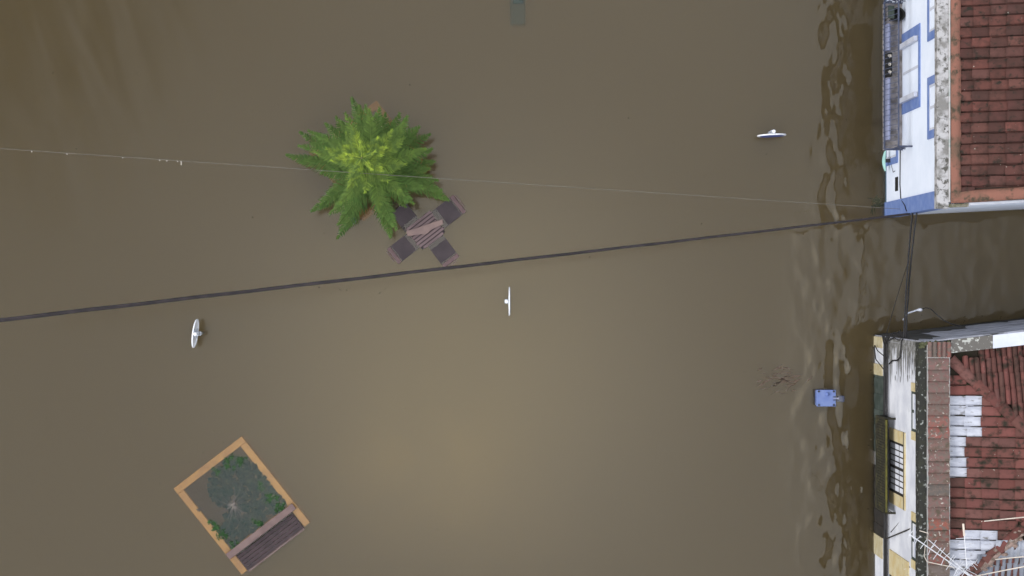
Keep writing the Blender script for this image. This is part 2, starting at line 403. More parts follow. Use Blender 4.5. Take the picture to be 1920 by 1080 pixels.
T_OLD = [(1, 1, 1), (0.9, 0.95, 0.98), (1.1, 1.1, 1.1), (0.8, 0.85, 0.9), (0.95, 0.95, 1.0), (1.2, 1.15, 1.15), (1.0, 1.15, 1.2), (0.7, 0.85, 0.9), (1.1, 1.2, 1.2), (1.0, 1.0, 1.0), (0.95, 1.05, 1.05), (0.68, 0.78, 0.8)]
T_RED = [(1, 1, 1), (0.9, 0.95, 0.95), (1.1, 1.1, 1.15), (0.8, 0.9, 0.9), (1.0, 0.95, 0.95), (0.95, 1.15, 1.2), (1.2, 1.15, 1.2), (0.7, 0.9, 0.9), (1, 1.1, 1.1), (0.6, 0.8, 0.78)]
T_CAP = [(0.9, 1.2, 1.25), (0.62, 1.15, 1.25), (1.0, 0.9, 0.9), (0.55, 1.0, 1.05), (0.85, 1.0, 1.1), (1.25, 0.95, 0.85), (0.7, 1.2, 1.3), (0.8, 1.0, 1.05), (1.15, 0.85, 0.85)]

def window_on_west(house, x, y0, y1, z0, z1, sw, m_sur, m_frame, m_pane, label=None, cols=1, rows=1, sill=True, name="window", top=True, recess=0.06):
    """a window in a west facade at x: surround ring (the part), frame and pane (sub-parts); y0<y1 and z0<z1 are the clear opening"""
    mb = MB()
    p = 0.022
    mb.box(x - p, x + 0.03, y0 - sw, y0, z0, z1)
    mb.box(x - p, x + 0.03, y1, y1 + sw, z0, z1)
    if top: mb.box(x - p - 0.002, x + 0.03, y0 - sw, y1 + sw, z1, z1 + min(sw, 0.12))
    if sill: mb.box(x - p - 0.002, x + 0.03, y0 - sw, y1 + sw, z0 - min(sw, 0.12), z0)
    o = mb.build(name, m_sur, house)
    if label: o["label"] = label
    fr = MB(); t = 0.05; xf0, xf1 = x - 0.012, x + 0.02
    fr.box(xf0, xf1, y0, y0 + t, z0, z1); fr.box(xf0, xf1, y1 - t, y1, z0, z1)
    fr.box(xf0, xf1, y0 + t, y1 - t, z1 - t, z1); fr.box(xf0, xf1, y0 + t, y1 - t, z0, z0 + t)
    yi0, yi1, zi0, zi1 = y0 + t, y1 - t, z0 + t, z1 - t
    for k in range(1, cols):
        yc = yi0 + (yi1 - yi0) * k / cols
        wd = 0.028 if (cols % 2 == 0 and k == cols // 2) else 0.011
        fr.box(xf0 + 0.003, xf1, yc - wd, yc + wd, zi0, zi1)
    for k in range(1, rows):
        zc = zi0 + (zi1 - zi0) * k / rows
        fr.box(xf0 + 0.006, xf1, yi0, yi1, zc - 0.011, zc + 0.011)
    fr.build("frame", m_frame, o)
    MB().box(x + 0.004, x + 0.012, yi0, yi1, zi0, zi1).build("pane", m_pane, o)
    return o

# ------------------------------------------------------------------ house with blue trim (north-east)
def house_blue():
    X, ZT = 8.25, 5.42
    south = lambda x: 1.588 + 0.05 * (x - X)
    h = thing("town_house", "white town house with blue trim and an iron balcony, dark old tile roof", "house", (X, 1.588, 0))
    xe, yn = 16.5, 17.0
    MB().prism([(X, 1.588), (xe, south(xe)), (xe, yn), (X, yn)], -1.2, ZT).build("wall", M['wall_blue_white'], h)
    # blue corner pilaster wraps the corner
    mb = MB()
    mb.box(X - 0.03, X + 0.005, 1.585, 1.885, -0.8, ZT)
    mb.hexa([(X - 0.03, 1.553, -0.8), (X + 0.30, 1.567, -0.8), (X + 0.30, 1.612, -0.8), (X - 0.03, 1.584, -0.8),
             (X - 0.03, 1.553, ZT), (X + 0.30, 1.567, ZT), (X + 0.30, 1.612, ZT), (X - 0.03, 1.584, ZT)])
    mb.build("corner_pilaster", M['blue'], h)
    MB().box(X - 0.012, X + 0.01, 1.886, yn - 0.01, -0.8, 0.06).build("plinth", mat("wet teal plinth", (0.08, 0.13, 0.17, 1), 0.5, (0.12, 0.17, 0.22, 1), 6), h)
    # cornice ledge along the west and south
    mb = MB()
    ys = [1.50 + 0.4 * k for k in range(40)]
    rr = random.Random(3)
    for a, b in zip(ys, ys[1:]):
        e = 0.0
        mb.box(8.015 + rr.uniform(-0.006, 0.006), 8.235, a, b, ZT - 0.10, ZT + 0.085 + rr.uniform(-0.004, 0.004))
    mb.build("cornice", M['weathered'], h)
    MB().box(8.236, 8.262, 1.62, yn, ZT, ZT + 0.11).build("eaves_edge", M['mortar_white'], h)
    mb = MB()
    nseg = 60
    rows = []
    for k in range(nseg + 1):
        y = 1.64 + (yn - 1.7) * k / nseg
        rows.append([(8.262, y, ZT + 0.02), (8.275 + rr.uniform(-.01, .01), y, ZT + 0.115), (8.36, y, ZT + 0.15 + rr.uniform(-.012, .012)), (8.45 + rr.uniform(-.015, .015), y, ZT + 0.125), (8.48, y, ZT + 0.04)])
    mb.grid([list(reversed(r)) for r in rows])
    rows = []
    for k in range(41):
        x = 8.27 + (12.3 - 8.27) * k / 40; yb = south(x); zz = ZT + max(0, (x - 8.45)) * 0.34
        rows.append([(x, yb + 0.005, zz - 0.02), (x, yb + 0.012, zz + 0.115), (x, yb + 0.11, zz + 0.15 + rr.uniform(-.012, .012)), (x, yb + 0.21 + rr.uniform(-.012, .012), zz + 0.13), (x, yb + 0.24, zz + 0.02)])
    mb.grid([list(r) for r in rows])
    mb.build("eaves_mortar", M['mortar'], h, smooth=True)
    # weathered corner of the cornice and white coping on the south side
    mb = MB()
    mb.hexa([(8.236, 1.52, ZT - 0.1), (8.62, 1.535, ZT - 0.1), (8.62, 1.60, ZT - 0.1), (8.236, 1.58, ZT - 0.1), (8.236, 1.52, ZT + 0.07), (8.62, 1.535, ZT + 0.07), (8.62, 1.60, ZT + 0.07), (8.236, 1.58, ZT + 0.07)])
    mb.build("cornice_return", mat("mossy cornice return", (0.20, 0.18, 0.14, 1), 0.95, (0.08, 0.085, 0.04, 1), 8, bump=0.01, spots=[((0.45, 0.43, 0.40, 1), 6, 0.56, 0.7)]), h)
    mb = MB()
    x0, x1 = 8.621, 16.4
    mb.hexa([(x0, south(x0) - 0.045, ZT - 0.06), (x1, south(x1) - 0.045, ZT - 0.06), (x1, south(x1) + 0.003, ZT - 0.06), (x0, south(x0) + 0.003, ZT - 0.06),
             (x0, south(x0) - 0.045, ZT + 0.05), (x1, south(x1) - 0.045, ZT + 0.05), (x1, south(x1) + 0.003, ZT + 0.05), (x0, south(x0) + 0.003, ZT + 0.05)])
    mb.build("gable_trim", M['white_paint'], h)
    # roof: deck plus tiles on the west and east slopes
    sl = 0.34
    mb = MB(); zr = ZT + sl * (12.3 - 8.45)
    prof = [(8.40, ZT + 0.01), (12.3, zr), (16.3, ZT + 0.01)]
    mb.grid([[(x, south(x) + 0.02, z) for x, z in prof], [(x, yn, z) for x, z in prof]])
    for yy in (0, 1):
        mb.face([(prof[0][0], yn if yy else south(8.4) + .02, ZT - .02), (prof[1][0], yn if yy else south(12.3) + .02, zr), (prof[2][0], yn if yy else south(16.3) + .02, ZT - .02)])
    mb.build("roof", mat("dark roof deck", (0.035, 0.022, 0.018, 1), 0.95, (0.05, 0.03, 0.024, 1), 4), h)
    rng = random.Random(11); tiles = MB()
    dn = Vector((-1, 0, -sl)).normalized()
    n = 13
    start = Vector((8.43, 1.70, ZT + 0.045)) - dn * (n * 0.31)
    tile_slope(tiles, Vector((start.x, 1.70, start.z)), dn, Vector((0, 1, 0)), n, 76, rng, keep=lambda c: c.y > south(c.x) + 0.20, tints=T_OLD)
    tiles.build("roof_tiles", M['tile'], h, smooth=False)
    # windows
    wb = dict(m_sur=M['blue'], m_frame=M['white_paint'], m_pane=mat("pale curtained glass", (0.50, 0.55, 0.66, 1), 0.15, (0.42, 0.47, 0.58, 1), 3, spec=0.5))
    window_on_west(h, X, 3.10, 4.00, 3.98, 5.0, 0.16, cols=2, **wb)
    window_on_west(h, X, 5.04, 5.94, 3.98, 5.0, 0.16, cols=2, **wb)
    window_on_west(h, X, 7.1, 8.0, 3.98, 5.0, 0.16, cols=2, **wb)
    window_on_west(h, X, 2.82, 3.62, -0.3, 1.08, 0.14, cols=1, sill=False, **wb)
    d = window_on_west(h, X, 3.88, 5.13, 1.62, 3.10, 0.22, cols=2, sill=False, name="balcony_door", **wb)
    # folded white louvred shutter leaves against the jambs
    for y in (3.885, 5.02):
        MB().box(X - 0.10, X - 0.026, y, y + 0.10, 1.66, 3.06).build("shutter", M['white_paint'], d)
    MB().box(X - 0.006, X + 0.01, 2.08, 2.38, 0.92, 1.2).build("vent", M['dark'], h)
    # thin cables stapled to the facade
    mb = MB()
    mb.tube([(X - 0.015, 16, 1.5), (X - 0.015, 3.6, 1.48), (X - 0.015, 2.2, 1.42), (X - 0.015, 1.9, 1.5), (X - 0.04, 1.72, 2.0), (X - 0.04, 1.6, 2.15)], 0.011, 5)
    mb.tube([(X - 0.015, 2.85, 0.5), (X - 0.02, 2.66, 0.62), (X - 0.015, 2.5, 0.78), (X - 0.015, 2.52, 0.95)], 0.006, 4)
    mb.build("wall_cable", M['cable'], h)
    MB().box(X - 0.05, X - 0.001, 6.35, 16.0, 0.9, 1.9).build("dark_panel", M['dark'], h)
    # balcony
    ya, yb, zf = 2.92, 6.02, 1.58
    slab = MB().box(7.86, X + 0.005, ya, yb, zf - 0.12, zf).build("balcony", M['concrete'], h)
    rl = MB()
    def bar(y):
        pts = [(7.875, y, zf - 0.03), (7.815, y, zf + 0.12), (7.80, y, zf + 0.30), (7.84, y, zf + 0.52), (7.92, y, zf + 0.72), (7.965, y, zf + 0.92)]
        rl.tube(pts, 0.0065, 4)
    for k in range(29): bar(ya + 0.03 + (yb - ya - 0.06) * k / 28)
    for x, z, r in ((7.965, zf + 0.93, 0.02), (7.875, zf + 0.02, 0.014), (7.80, zf + 0.30, 0.010)):
        rl.tube([(x, ya, z), (x, yb, z)], r, 6)
    for y in (ya, yb):
        for x, z, r in ((7.965, zf + 0.93, 0.02), (7.875, zf + 0.05, 0.016)):
            rl.tube([(x, y, z), (X, y, z)], r, 6)
        rl.tube([(7.80, y, zf + 0.30), (X, y, zf + 0.30)], 0.012, 5)
        for k in range(3):
            x = 7.98 + 0.09 * k
            rl.tube([(x, y, zf + 0.03), (x, y, zf + 0.93)], 0.009, 5)
        rl.tube([(7.875, y, zf + 0.05), (8.2, y, zf + 0.92)], 0.012, 5)
    rl.build("railing", M['iron_blue'], slab)
    # objects on the balcony
    def trough(y0, y1, label, material, name):
        t = MB(); x0, x1 = 7.885, 7.965; z0, z1 = zf + 0.004, zf + 0.22
        n = 10
        rows = []
        for k in range(n + 1):
            a = math.pi * k / n
            rows.append([((x0 + x1) / 2 - 0.039 * math.cos(a), y, z1 - 0.06 + 0.06 * math.sin(a)) for y in (y0, y1)])
        t.grid(rows)
        t.box(x0, x1, y0, y1, z0, z1 - 0.06)
        for y in (y0, y1):
            t.face([Vector(r[0 if y == y0 else 1]) for r in rows])
        for k in range(1, 6):
            y = y0 + (y1 - y0) * k / 6
            t.tube([(x0 - 0.002, y, z1 - 0.06), ((x0 + x1) / 2, y, z1 + 0.006), (x1 + 0.002, y, z1 - 0.06)], 0.008, 4)
        o = t.build(name, material); tag(o, label, "storage tube")
    trough(3.12, 4.42, "long pale blue ribbed tube on the balcony floor, south of the dark flower box", M['trough'], "ribbed_tube")
    trough(5.0, 5.56, "short pale blue ribbed tube on the balcony floor, north of the dark flower box", M['trough'], "ribbed_tube")
    fb = thing("flower_box", "black flower box with three pale plants behind the balcony railing", "flower box", (7.94, 4.72, zf))
    t = MB(); t.box(7.875, 8.005, 4.46, 4.96, zf + 0.003, zf + 0.16)
    t.build("box", M['dark'], fb, bevel=0.01)
    for y in (4.54, 4.71, 4.88):
        t = MB()
        for k in range(14):
            a = k * 2.4; r = 0.012 + 0.025 * R.random()
            c = Vector((7.94 + r * math.cos(a), y + r * math.sin(a), zf + 0.18 + 0.04 * R.random()))
            u = Vector((math.cos(a), math.sin(a), 0.6)) * 0.016; v = Vector((-math.sin(a), math.cos(a), 0.1)) * 0.01
            t.face([c - u, c - v, c + u, c + v])
        t.build("plant", M['petal'], fb)
    pt = MB().lathe([(0.10, 0), (0.135, 0.30), (0.15, 0.31), (0.15, 0.34), (0.125, 0.34), (0.11, 0.22), (0.001, 0.22)], 20, Matrix.Translation((8.085, 5.73, zf + 0.002)))
    tag(pt.build("plant_pot", M['dark'], smooth=False), "round black plant pot in the corner of the iron balcony", "plant pot")
    ch = thing("folding_chair", "small dark folding chair at the balcony end near the black pot", "chair", (7.93, 5.8, zf))
    t = MB(); t.box(7.86, 7.99, 5.64, 5.90, zf + 0.40, zf + 0.42); t.build("seat", M['dark_green'], ch)
    for x, y in ((7.87, 5.65), (7.98, 5.65), (7.87, 5.89), (7.98, 5.89)): MB().tube([(x, y, zf), (x, y, zf + 0.40)], 0.009, 5).build("leg", M['steel_dark'], ch)
    # pale green bulging wall lamp south of the balcony
    wl = thing("wall_lamp", "pale mint green curved lamp shade low on the white wall", "lamp", (X, 2.77, 0.5))
    t = MB()
    rows = []
    for k in range(13):
        q = -1 + 2 * k / 12
        bulge = 0.055 * (1 - q * q) + 0.022
        rows.append([(X - 0.10 - bulge * math.cos(a), 2.77 + 0.22 * q, 0.42 + 0.05 * math.sin(a)) for a in [math.radians(-80 + 20 * j) for j in range(9)]])
    t.grid(rows)
    t.build("shade", M['mint'], wl, smooth=True)
    MB().box(X - 0.12, X + 0.0, 2.73, 2.81, 0.49, 0.55).build("bracket", M['steel_dark'], wl)
    return h
house_blue()

# ------------------------------------------------------------------ house with ochre trim (south-east)
def house_ochre():
    X, ZT = 8.01, 4.55
    north = lambda x: -1.06 + 0.1116 * (x - X)
    xe, ys = 16.0, -11.0
    h = thing("town_house", "white town house with ochre trim, mossy balcony and patched red tile roof", "house", (X, -1.06, 0))
    MB().prism([(X, ys), (xe, ys), (xe, north(xe)), (X, north(X))], -1.2, 4.25).build("wall", M['wall_white'], h)
    # north gable end: grey streaked render skin
    t = MB(); a, b = X + 0.0, xe
    t.hexa([(a, north(a) - 0.002, -0.9), (b, north(b) - 0.002, -0.9), (b, north(b) + 0.025, -0.9), (a, north(a) + 0.025, -0.9),
            (a, north(a) - 0.002, ZT - 0.02), (b, north(b) - 0.002, ZT - 0.02), (b, north(b) + 0.025, ZT - 0.02), (a, north(a) + 0.025, ZT - 0.02)])
    t.build("gable_render", M['gable'], h)
    t = MB(); rr = random.Random(15); n = 60; top = []  # near-black band over the lower north wall, ragged at the top
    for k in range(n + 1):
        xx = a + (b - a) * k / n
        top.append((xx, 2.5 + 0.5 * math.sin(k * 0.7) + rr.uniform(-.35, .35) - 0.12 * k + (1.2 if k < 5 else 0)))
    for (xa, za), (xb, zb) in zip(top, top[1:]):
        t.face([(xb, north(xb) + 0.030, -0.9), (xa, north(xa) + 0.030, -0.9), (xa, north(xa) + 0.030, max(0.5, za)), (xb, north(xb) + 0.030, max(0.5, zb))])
    t.build("dark_band", mat("black band", (0.022, 0.021, 0.02, 1), 0.9, (0.06, 0.06, 0.06, 1), 3), h)
    # mould running down the facade at the north corner, one ragged skin
    t = MB(); rr = random.Random(5)
    z = 0.9; x = X - 0.004
    t.face([(x, -1.062, 0.85), (x, -1.062, 4.24), (x, -1.14, 4.24), (x, -1.13, 0.85)])
    while z < 4.22:
        w = rr.uniform(0.02, 0.075); k = 0.12 + 0.75 * rr.random() ** 2
        if z < 1.6: k += 0.25
        x -= 0.00003
        t.face([(x, -1.139, z), (x, -1.139, z + w * 1.3), (x, -1.139 - k * 0.6, z + w), (x, -1.139 - k, z + w * 0.6), (x, -1.139 - k * 0.55, z + w * 0.15)])
        z += w * 0.85
    for k in range(12):
        zc, yc = rr.uniform(1.6, 4.1), -1.25 - 0.75 * rr.random(); a = rr.uniform(0.01, 0.03); b = rr.uniform(0.03, 0.09); x -= 0.00003
        t.face([(x, yc + b * math.cos(g), zc + a * math.sin(g)) for g in [2 * math.pi * q / 8 for q in range(8)]])
    t.build("mould", M['drip'], h)
    # parapet: black lichen ledge, cover tiles, white edge lines
    t = MB(); yy = north(X)
    while yy > ys:
        t.box(7.90 + rr.uniform(-0.008, 0.008), 8.05, yy - 0.5, yy, ZT - 0.28, ZT + rr.uniform(-0.006, 0.006)); yy -= 0.5
    t.build("cornice", M['lichen_black'], h)
    MB().box(8.055, 8.50, ys, north(X) - 0.02, 4.25, ZT + 0.02).build("parapet", M['mortar_white'], h)
    t = MB()
    y = -1.36
    first = True
    while y > ys + 0.3:
        c = rr.choice(T_CAP); f = rr.uniform(0.85, 1.12); c = (c[0] * f, c[1] * f, c[2] * f, 1)
        wd = 0.222
        jx = rr.uniform(-0.006, 0.006)
        rows = []
        for x in (8.068 + jx, 8.48 + jx):
            rows.append([(x, y - wd * q, ZT + 0.024 + 0.035 * math.sin(math.pi * q) + 0.034 * q) for q in [k / 6 for k in range(7)]])
        rows2 = [[rows[0][-1], rows[1][-1]], [(rows[0][-1][0], rows[0][-1][1], ZT + 0.015), (rows[1][-1][0], rows[1][-1][1], ZT + 0.015)]]
        t.grid(list(reversed(rows)), c); t.grid(rows2, c)
        y -= wd
    for k in range(5):       # end group turned the other way at the corner
        c = T_CAP[(0, 3, 2, 4, 2)[k]]; c = (c[0], c[1], c[2], 1)
        x0 = 8.062 + 0.092 * k
        rows = [[(x0 + 0.090 * q, yv, ZT + 0.03 + 0.045 * math.sin(math.pi * q) + (0.01 if yv > -1.2 else 0)) for q in [j / 6 for j in range(7)]] for yv in (-1.345, -1.045)]
        t.grid(rows, c)
    t.build("cover_tiles", M['tile_cap'], h)
    # coping on the north parapet: lichen part then white part
    def coping(x0, x1, m, name, z=ZT + 0.02, d=0.26):
        q = MB()
        q.hexa([(x0, north(x0) - d, 4.2), (x1, north(x1) - d, 4.2), (x1, north(x1) - 0.003, 4.2), (x0, north(x0) - 0.003, 4.2),
                (x0, north(x0) - d, z), (x1, north(x1) - d, z), (x1, north(x1) - 0.003, z), (x0, north(x0) - 0.003, z)])
        return q.build(name, m, h)
    coping(8.525, 9.33, M['lichen_cap'], "coping")
    c2 = coping(9.332, xe, M['white_paint'], "coping", ZT + 0.035); c2["label"] = "freshly white painted coping"
    t = MB()
    for k in range(90):     # moss on the corner of the coping
        a = R.uniform(7.9, 8.5); b = north(a) - R.uniform(0.0, 0.09) ; s = R.uniform(0.012, 0.035)
        t.ellipsoid((a, b, ZT + 0.015), s, s * R.uniform(.6, 1.2), s * 0.5, 6, 4)
    t.build("moss", mat("dark moss", (0.05, 0.055, 0.025, 1), 0.95, (0.09, 0.09, 0.05, 1), 20), h)
    # hipped roof behind the parapet
    x0, y0, y1, z0, sl = 8.56, -1.40, -5.90, 4.36, 0.36
    half = (y0 - y1) / 2; zr = z0 + sl * half
    xr = x0 + half
    A = Vector((x0, y0, z0)); B = Vector((x0, y1, z0)); Rg = Vector((xr, (y0 + y1) / 2, zr)); Rg2 = Vector((15.8, (y0 + y1) / 2, zr))
    t = MB()
    t.face([A, B, Rg]); t.face([B, (15.8, y1, z0), Rg2, Rg]); t.face([(15.8, y0, z0), A, Rg, Rg2])
    t.face([(x0, y1, z0 - .02), (x0, ys, z0 - .02), (15.8, ys, z0 - .02), (15.8, y1, z0 - .02)])
    t.face([(x0 - 0.1, y0 + 0.2, z0 - .03), (x0 - 0.1, y1, z0 - .03), (15.8, y1, z0 - .03), (15.8, y0 + 1.0, z0 - .03)])
    t.build("roof", mat("dark mossy roof deck", (0.035, 0.026, 0.02, 1), 0.95, (0.03, 0.03, 0.016, 1), 4), h)
    rng = random.Random(21)
    tl = MB(); wh = MB(); wh2 = MB()
    dn = Vector((-1, 0, -sl)).normalized(); n = 8
    st = Vector((x0 + 0.02, y0, z0 + 0.02)) - dn * (n * 0.31)
    def pix(c): k = H / (H - c.z) * PPM; return 960 + c.x * k, 540 - c.y * k
    def keepw(c): return abs(c.y - (y0 + y1) / 2) < half - (c.x - x0) - 0.02
    def whitew(c):
        px, py = pix(c)
        return (1780 < px < 1822 and 745 < py < 893) or (1780 < px < 1858 and 745 < py < 822)
    def whitew2(c):
        px, py = pix(c)
        return px < 1862 and py > 1002
    tile_slope(tl, Vector((st.x, y1, st.z)), dn, Vector((0, 1, 0)), n, 23, rng, keep=keepw, tints=T_RED, others=((wh, whitew), (wh2, whitew2)), roll=0.04)
    dn2 = Vector((0, 1, -sl)).normalized()
    st = Vector((x0, y0 + 0.28, z0 - 0.04)) - dn2 * (9 * 0.31)
    tile_slope(tl, st, dn2, Vector((1, 0, 0)), 9, 64, rng, w=0.108, keep=lambda c: (c.x - x0) > (y0 - c.y) + 0.02 and c.y < north(c.x) - 0.32, tints=T_RED, roll=0.05)
    dn3 = Vector((0, -1, -sl)).normalized()
    st = Vector((x0, y1 + 0.02, z0)) - dn3 * (8 * 0.31)
    tile_slope(tl, st, dn3, Vector((1, 0, 0)), 8, 64, rng, w=0.108, keep=lambda c: (c.x - x0) > (c.y - y1) + 0.05, tints=T_RED, roll=0.05)
    tl.build("roof_tiles", M['tile_b'], h)
    wh.build("whitewashed_tiles", M['tile_white'], h)
    wh2.build("whitewashed_tiles", M['tile_white'], h)
    # hip ridges: overlapping half-round tiles
    t = MB()
    for (p, q) in ((A, Rg), (B, Rg)):
        dv = (q - p); ln = dv.length; dv.normalize(); sd = dv.cross(Vector((0, 0, 1))).normalized(); up = sd.cross(dv)
        k = 0.0 if p is A else 0.25
        while k < ln:
            c = rng.choice(T_RED); f = 1.15 if k < 0.6 else rng.uniform(0.7, 1.1); c = (c[0] * f, c[1] * f, c[2] * f, 1)
            rows = []
            for s_, r_, lift in ((0.0, 0.115, 0.045), (0.37, 0.095, 0.025)):
                ctr = p + dv * (k + s_) + up * lift
                rows.append([ctr + sd * (r_ * math.cos(a)) + up * (r_ * 0.75 * math.sin(a)) for a in [math.pi * j / 8 for j in range(9)]])
            t.grid(rows, c); t.face(list(rows[0]), c)
            k += 0.33
    t.build("hip_ridge", M['tile_b'], h)
    # corrugated sheets on the south slope
    def sheet(xa, xb, ya, yb, lift, m):
        q = MB(); rows = []
        zf = lambda y: z0 + sl * (y - y1) + lift
        nn = int((xb - xa) / 0.018)
        for yv in (ya, (ya + yb) / 2, yb):
            rows.append([(xa + (xb - xa) * k / nn, yv, zf(yv) + 0.022 * math.sin(2 * math.pi * (xa + (xb - xa) * k / nn) / 0.125)) for k in range(nn + 1)])
        q.grid(rows)
        o = q.build("corrugated_sheet", m, h, smooth=True)
        sd = o.modifiers.new("thick", 'SOLIDIFY'); sd.thickness = 0.004
    sheet(9.33, 12.5, -5.22, -4.86, 0.085, M['sheet'])
    sheet(9.00, 12.5, -5.80, -5.15, 0.06, M['sheet_grey'])
    # broken mortar where the south hip meets the sheets
    t = MB()
    t.tube([B + (Rg - B) * (0.55 * q) + Vector((0.03, -0.03, 0.05)) for q in (0.35, 0.5, 0.7, 0.85, 1.0)], [0.05, 0.08, 0.06, 0.09, 0.05], 9)
    for k in range(26):
        a = R.uniform(0.35, 1.0); c = B + (Rg - B) * a * 0.55 + Vector((R.uniform(-.05, .12), R.uniform(-.12, .05), 0.09))
        s = R.uniform(0.02, 0.06); t.ellipsoid(c, s, s * R.uniform(.5, 1), s * .5, 7, 5)
    t.build("broken_mortar", mat("broken mortar", (0.28, 0.20, 0.17, 1), 0.95, (0.12, 0.09, 0.07, 1), 14, spots=[((0.5, 0.47, 0.45, 1), 11, 0.6, 0.7)]), h)
    # windows
    wo = dict(m_sur=M['ochre'], sill=False)
    w_ = window_on_west(h, X, -2.86, -2.06, 3.50, 4.22, 0.17, m_frame=M['dark_green'], m_pane=M['glass'], cols=2, **wo)
    MB().box(X - 0.03, X - 0.013, -2.86 + 0.08, -2.06 - 0.08, 3.80, 3.86).build('sash_bar', M['white_paint'], w_)
    w_ = window_on_west(h, X, -5.42, -4.64, 3.50, 4.22, 0.17, m_frame=M['dark_green'], m_pane=M['glass'], cols=2, **wo)
    MB().box(X - 0.03, X - 0.013, -5.42 + 0.08, -4.64 - 0.08, 3.80, 3.86).build('sash_bar', M['white_paint'], w_)
    d = window_on_west(h, X, -4.28, -3.20, 1.5, 2.84, 0.25, m_frame=M['black_frame'], m_pane=mat("reflecting glass", (0.22, 0.24, 0.30, 1), 0.12, (0.36, 0.38, 0.46, 1), 3, spec=0.6), cols=8, rows=3, name="balcony_door", **wo)
    MB().box(X - 0.03, X + 0.01, -4.53, -2.95, 2.841, 2.88).build("lintel", M['black_frame'], d)
    window_on_west(h, X, -7.2, -6.05, 1.5, 3.15, 0.52, m_frame=M['black_frame'], m_pane=M['glass'], cols=4, rows=3, **wo)
    # ground floor: ochre quoin, white pier, dark doors, piers
    def pier(ya, yb, z1, m, name, p=0.03):
        return MB().box(X - p, X + 0.01, yb, ya, -0.8, z1).build(name, m, h)
    pier(-1.062, -1.30, 0.78, M['cream'], "quoin"); pier(-1.66, -1.90, 0.8, M['cream'], "quoin")
    pier(-5.40, -5.85, 0.8, M['cream'], "quoin")
    d1 = MB().box(X - 0.012, X + 0.01, -3.6, -1.902, -0.8, 1.05).build("shop_door", M['dark_green'], h)
    d2 = MB().box(X - 0.012, X + 0.01, -5.398, -3.9, -0.8, 1.05).build("shop_door", M['black_frame'], h)
    for dd, a, b in ((d1, -3.6, -1.902), (d2, -5.398, -3.9)):
        q = MB()
        for k in range(5):
            yc = a + (b - a) * (k + 0.5) / 5
            q.box(X - 0.022, X - 0.0125, yc - 0.1, yc + 0.1, -0.7, 0.95)
        q.build("panel", M['dark_green'] if dd is d1 else M['black_frame'], dd)
    # balcony
    ya, yb, zf = -4.70, -2.73, 1.15
    slab = MB().box(7.80, X + 0.004, ya, yb, zf - 0.14, zf).build("balcony", M['iron_moss'], h)
    rl = MB()
    rl.box(7.795, 7.83, ya, yb, zf + 0.86, zf + 0.90)
    for y in (ya, yb):
        rl.box(7.795, X, y - 0.02, y + 0.02, zf + 0.86, zf + 0.90)
        rl.box(7.80, 7.83, y - 0.02, y + 0.02, zf, zf + 0.86)
        for k in range(3): rl.box(7.86 + 0.05 * k, 7.87 + 0.05 * k, y - 0.006, y + 0.006, zf, zf + 0.86)
    for k in range(34):
        y = ya + (yb - ya) * (k + 0.5) / 34
        rl.box(7.806, 7.822, y - 0.026, y + 0.026, zf, zf + 0.86)
    rl.build("railing", M['iron_moss'], slab)
    MB().tube([(7.812, ya + 0.02, zf + 0.912), (7.812, (ya + yb) / 2, zf + 0.915), (7.812, yb - 0.02, zf + 0.912)], 0.022, 7).build("top_rail", M['moss_rail'], slab)
    return h
house_ochre()

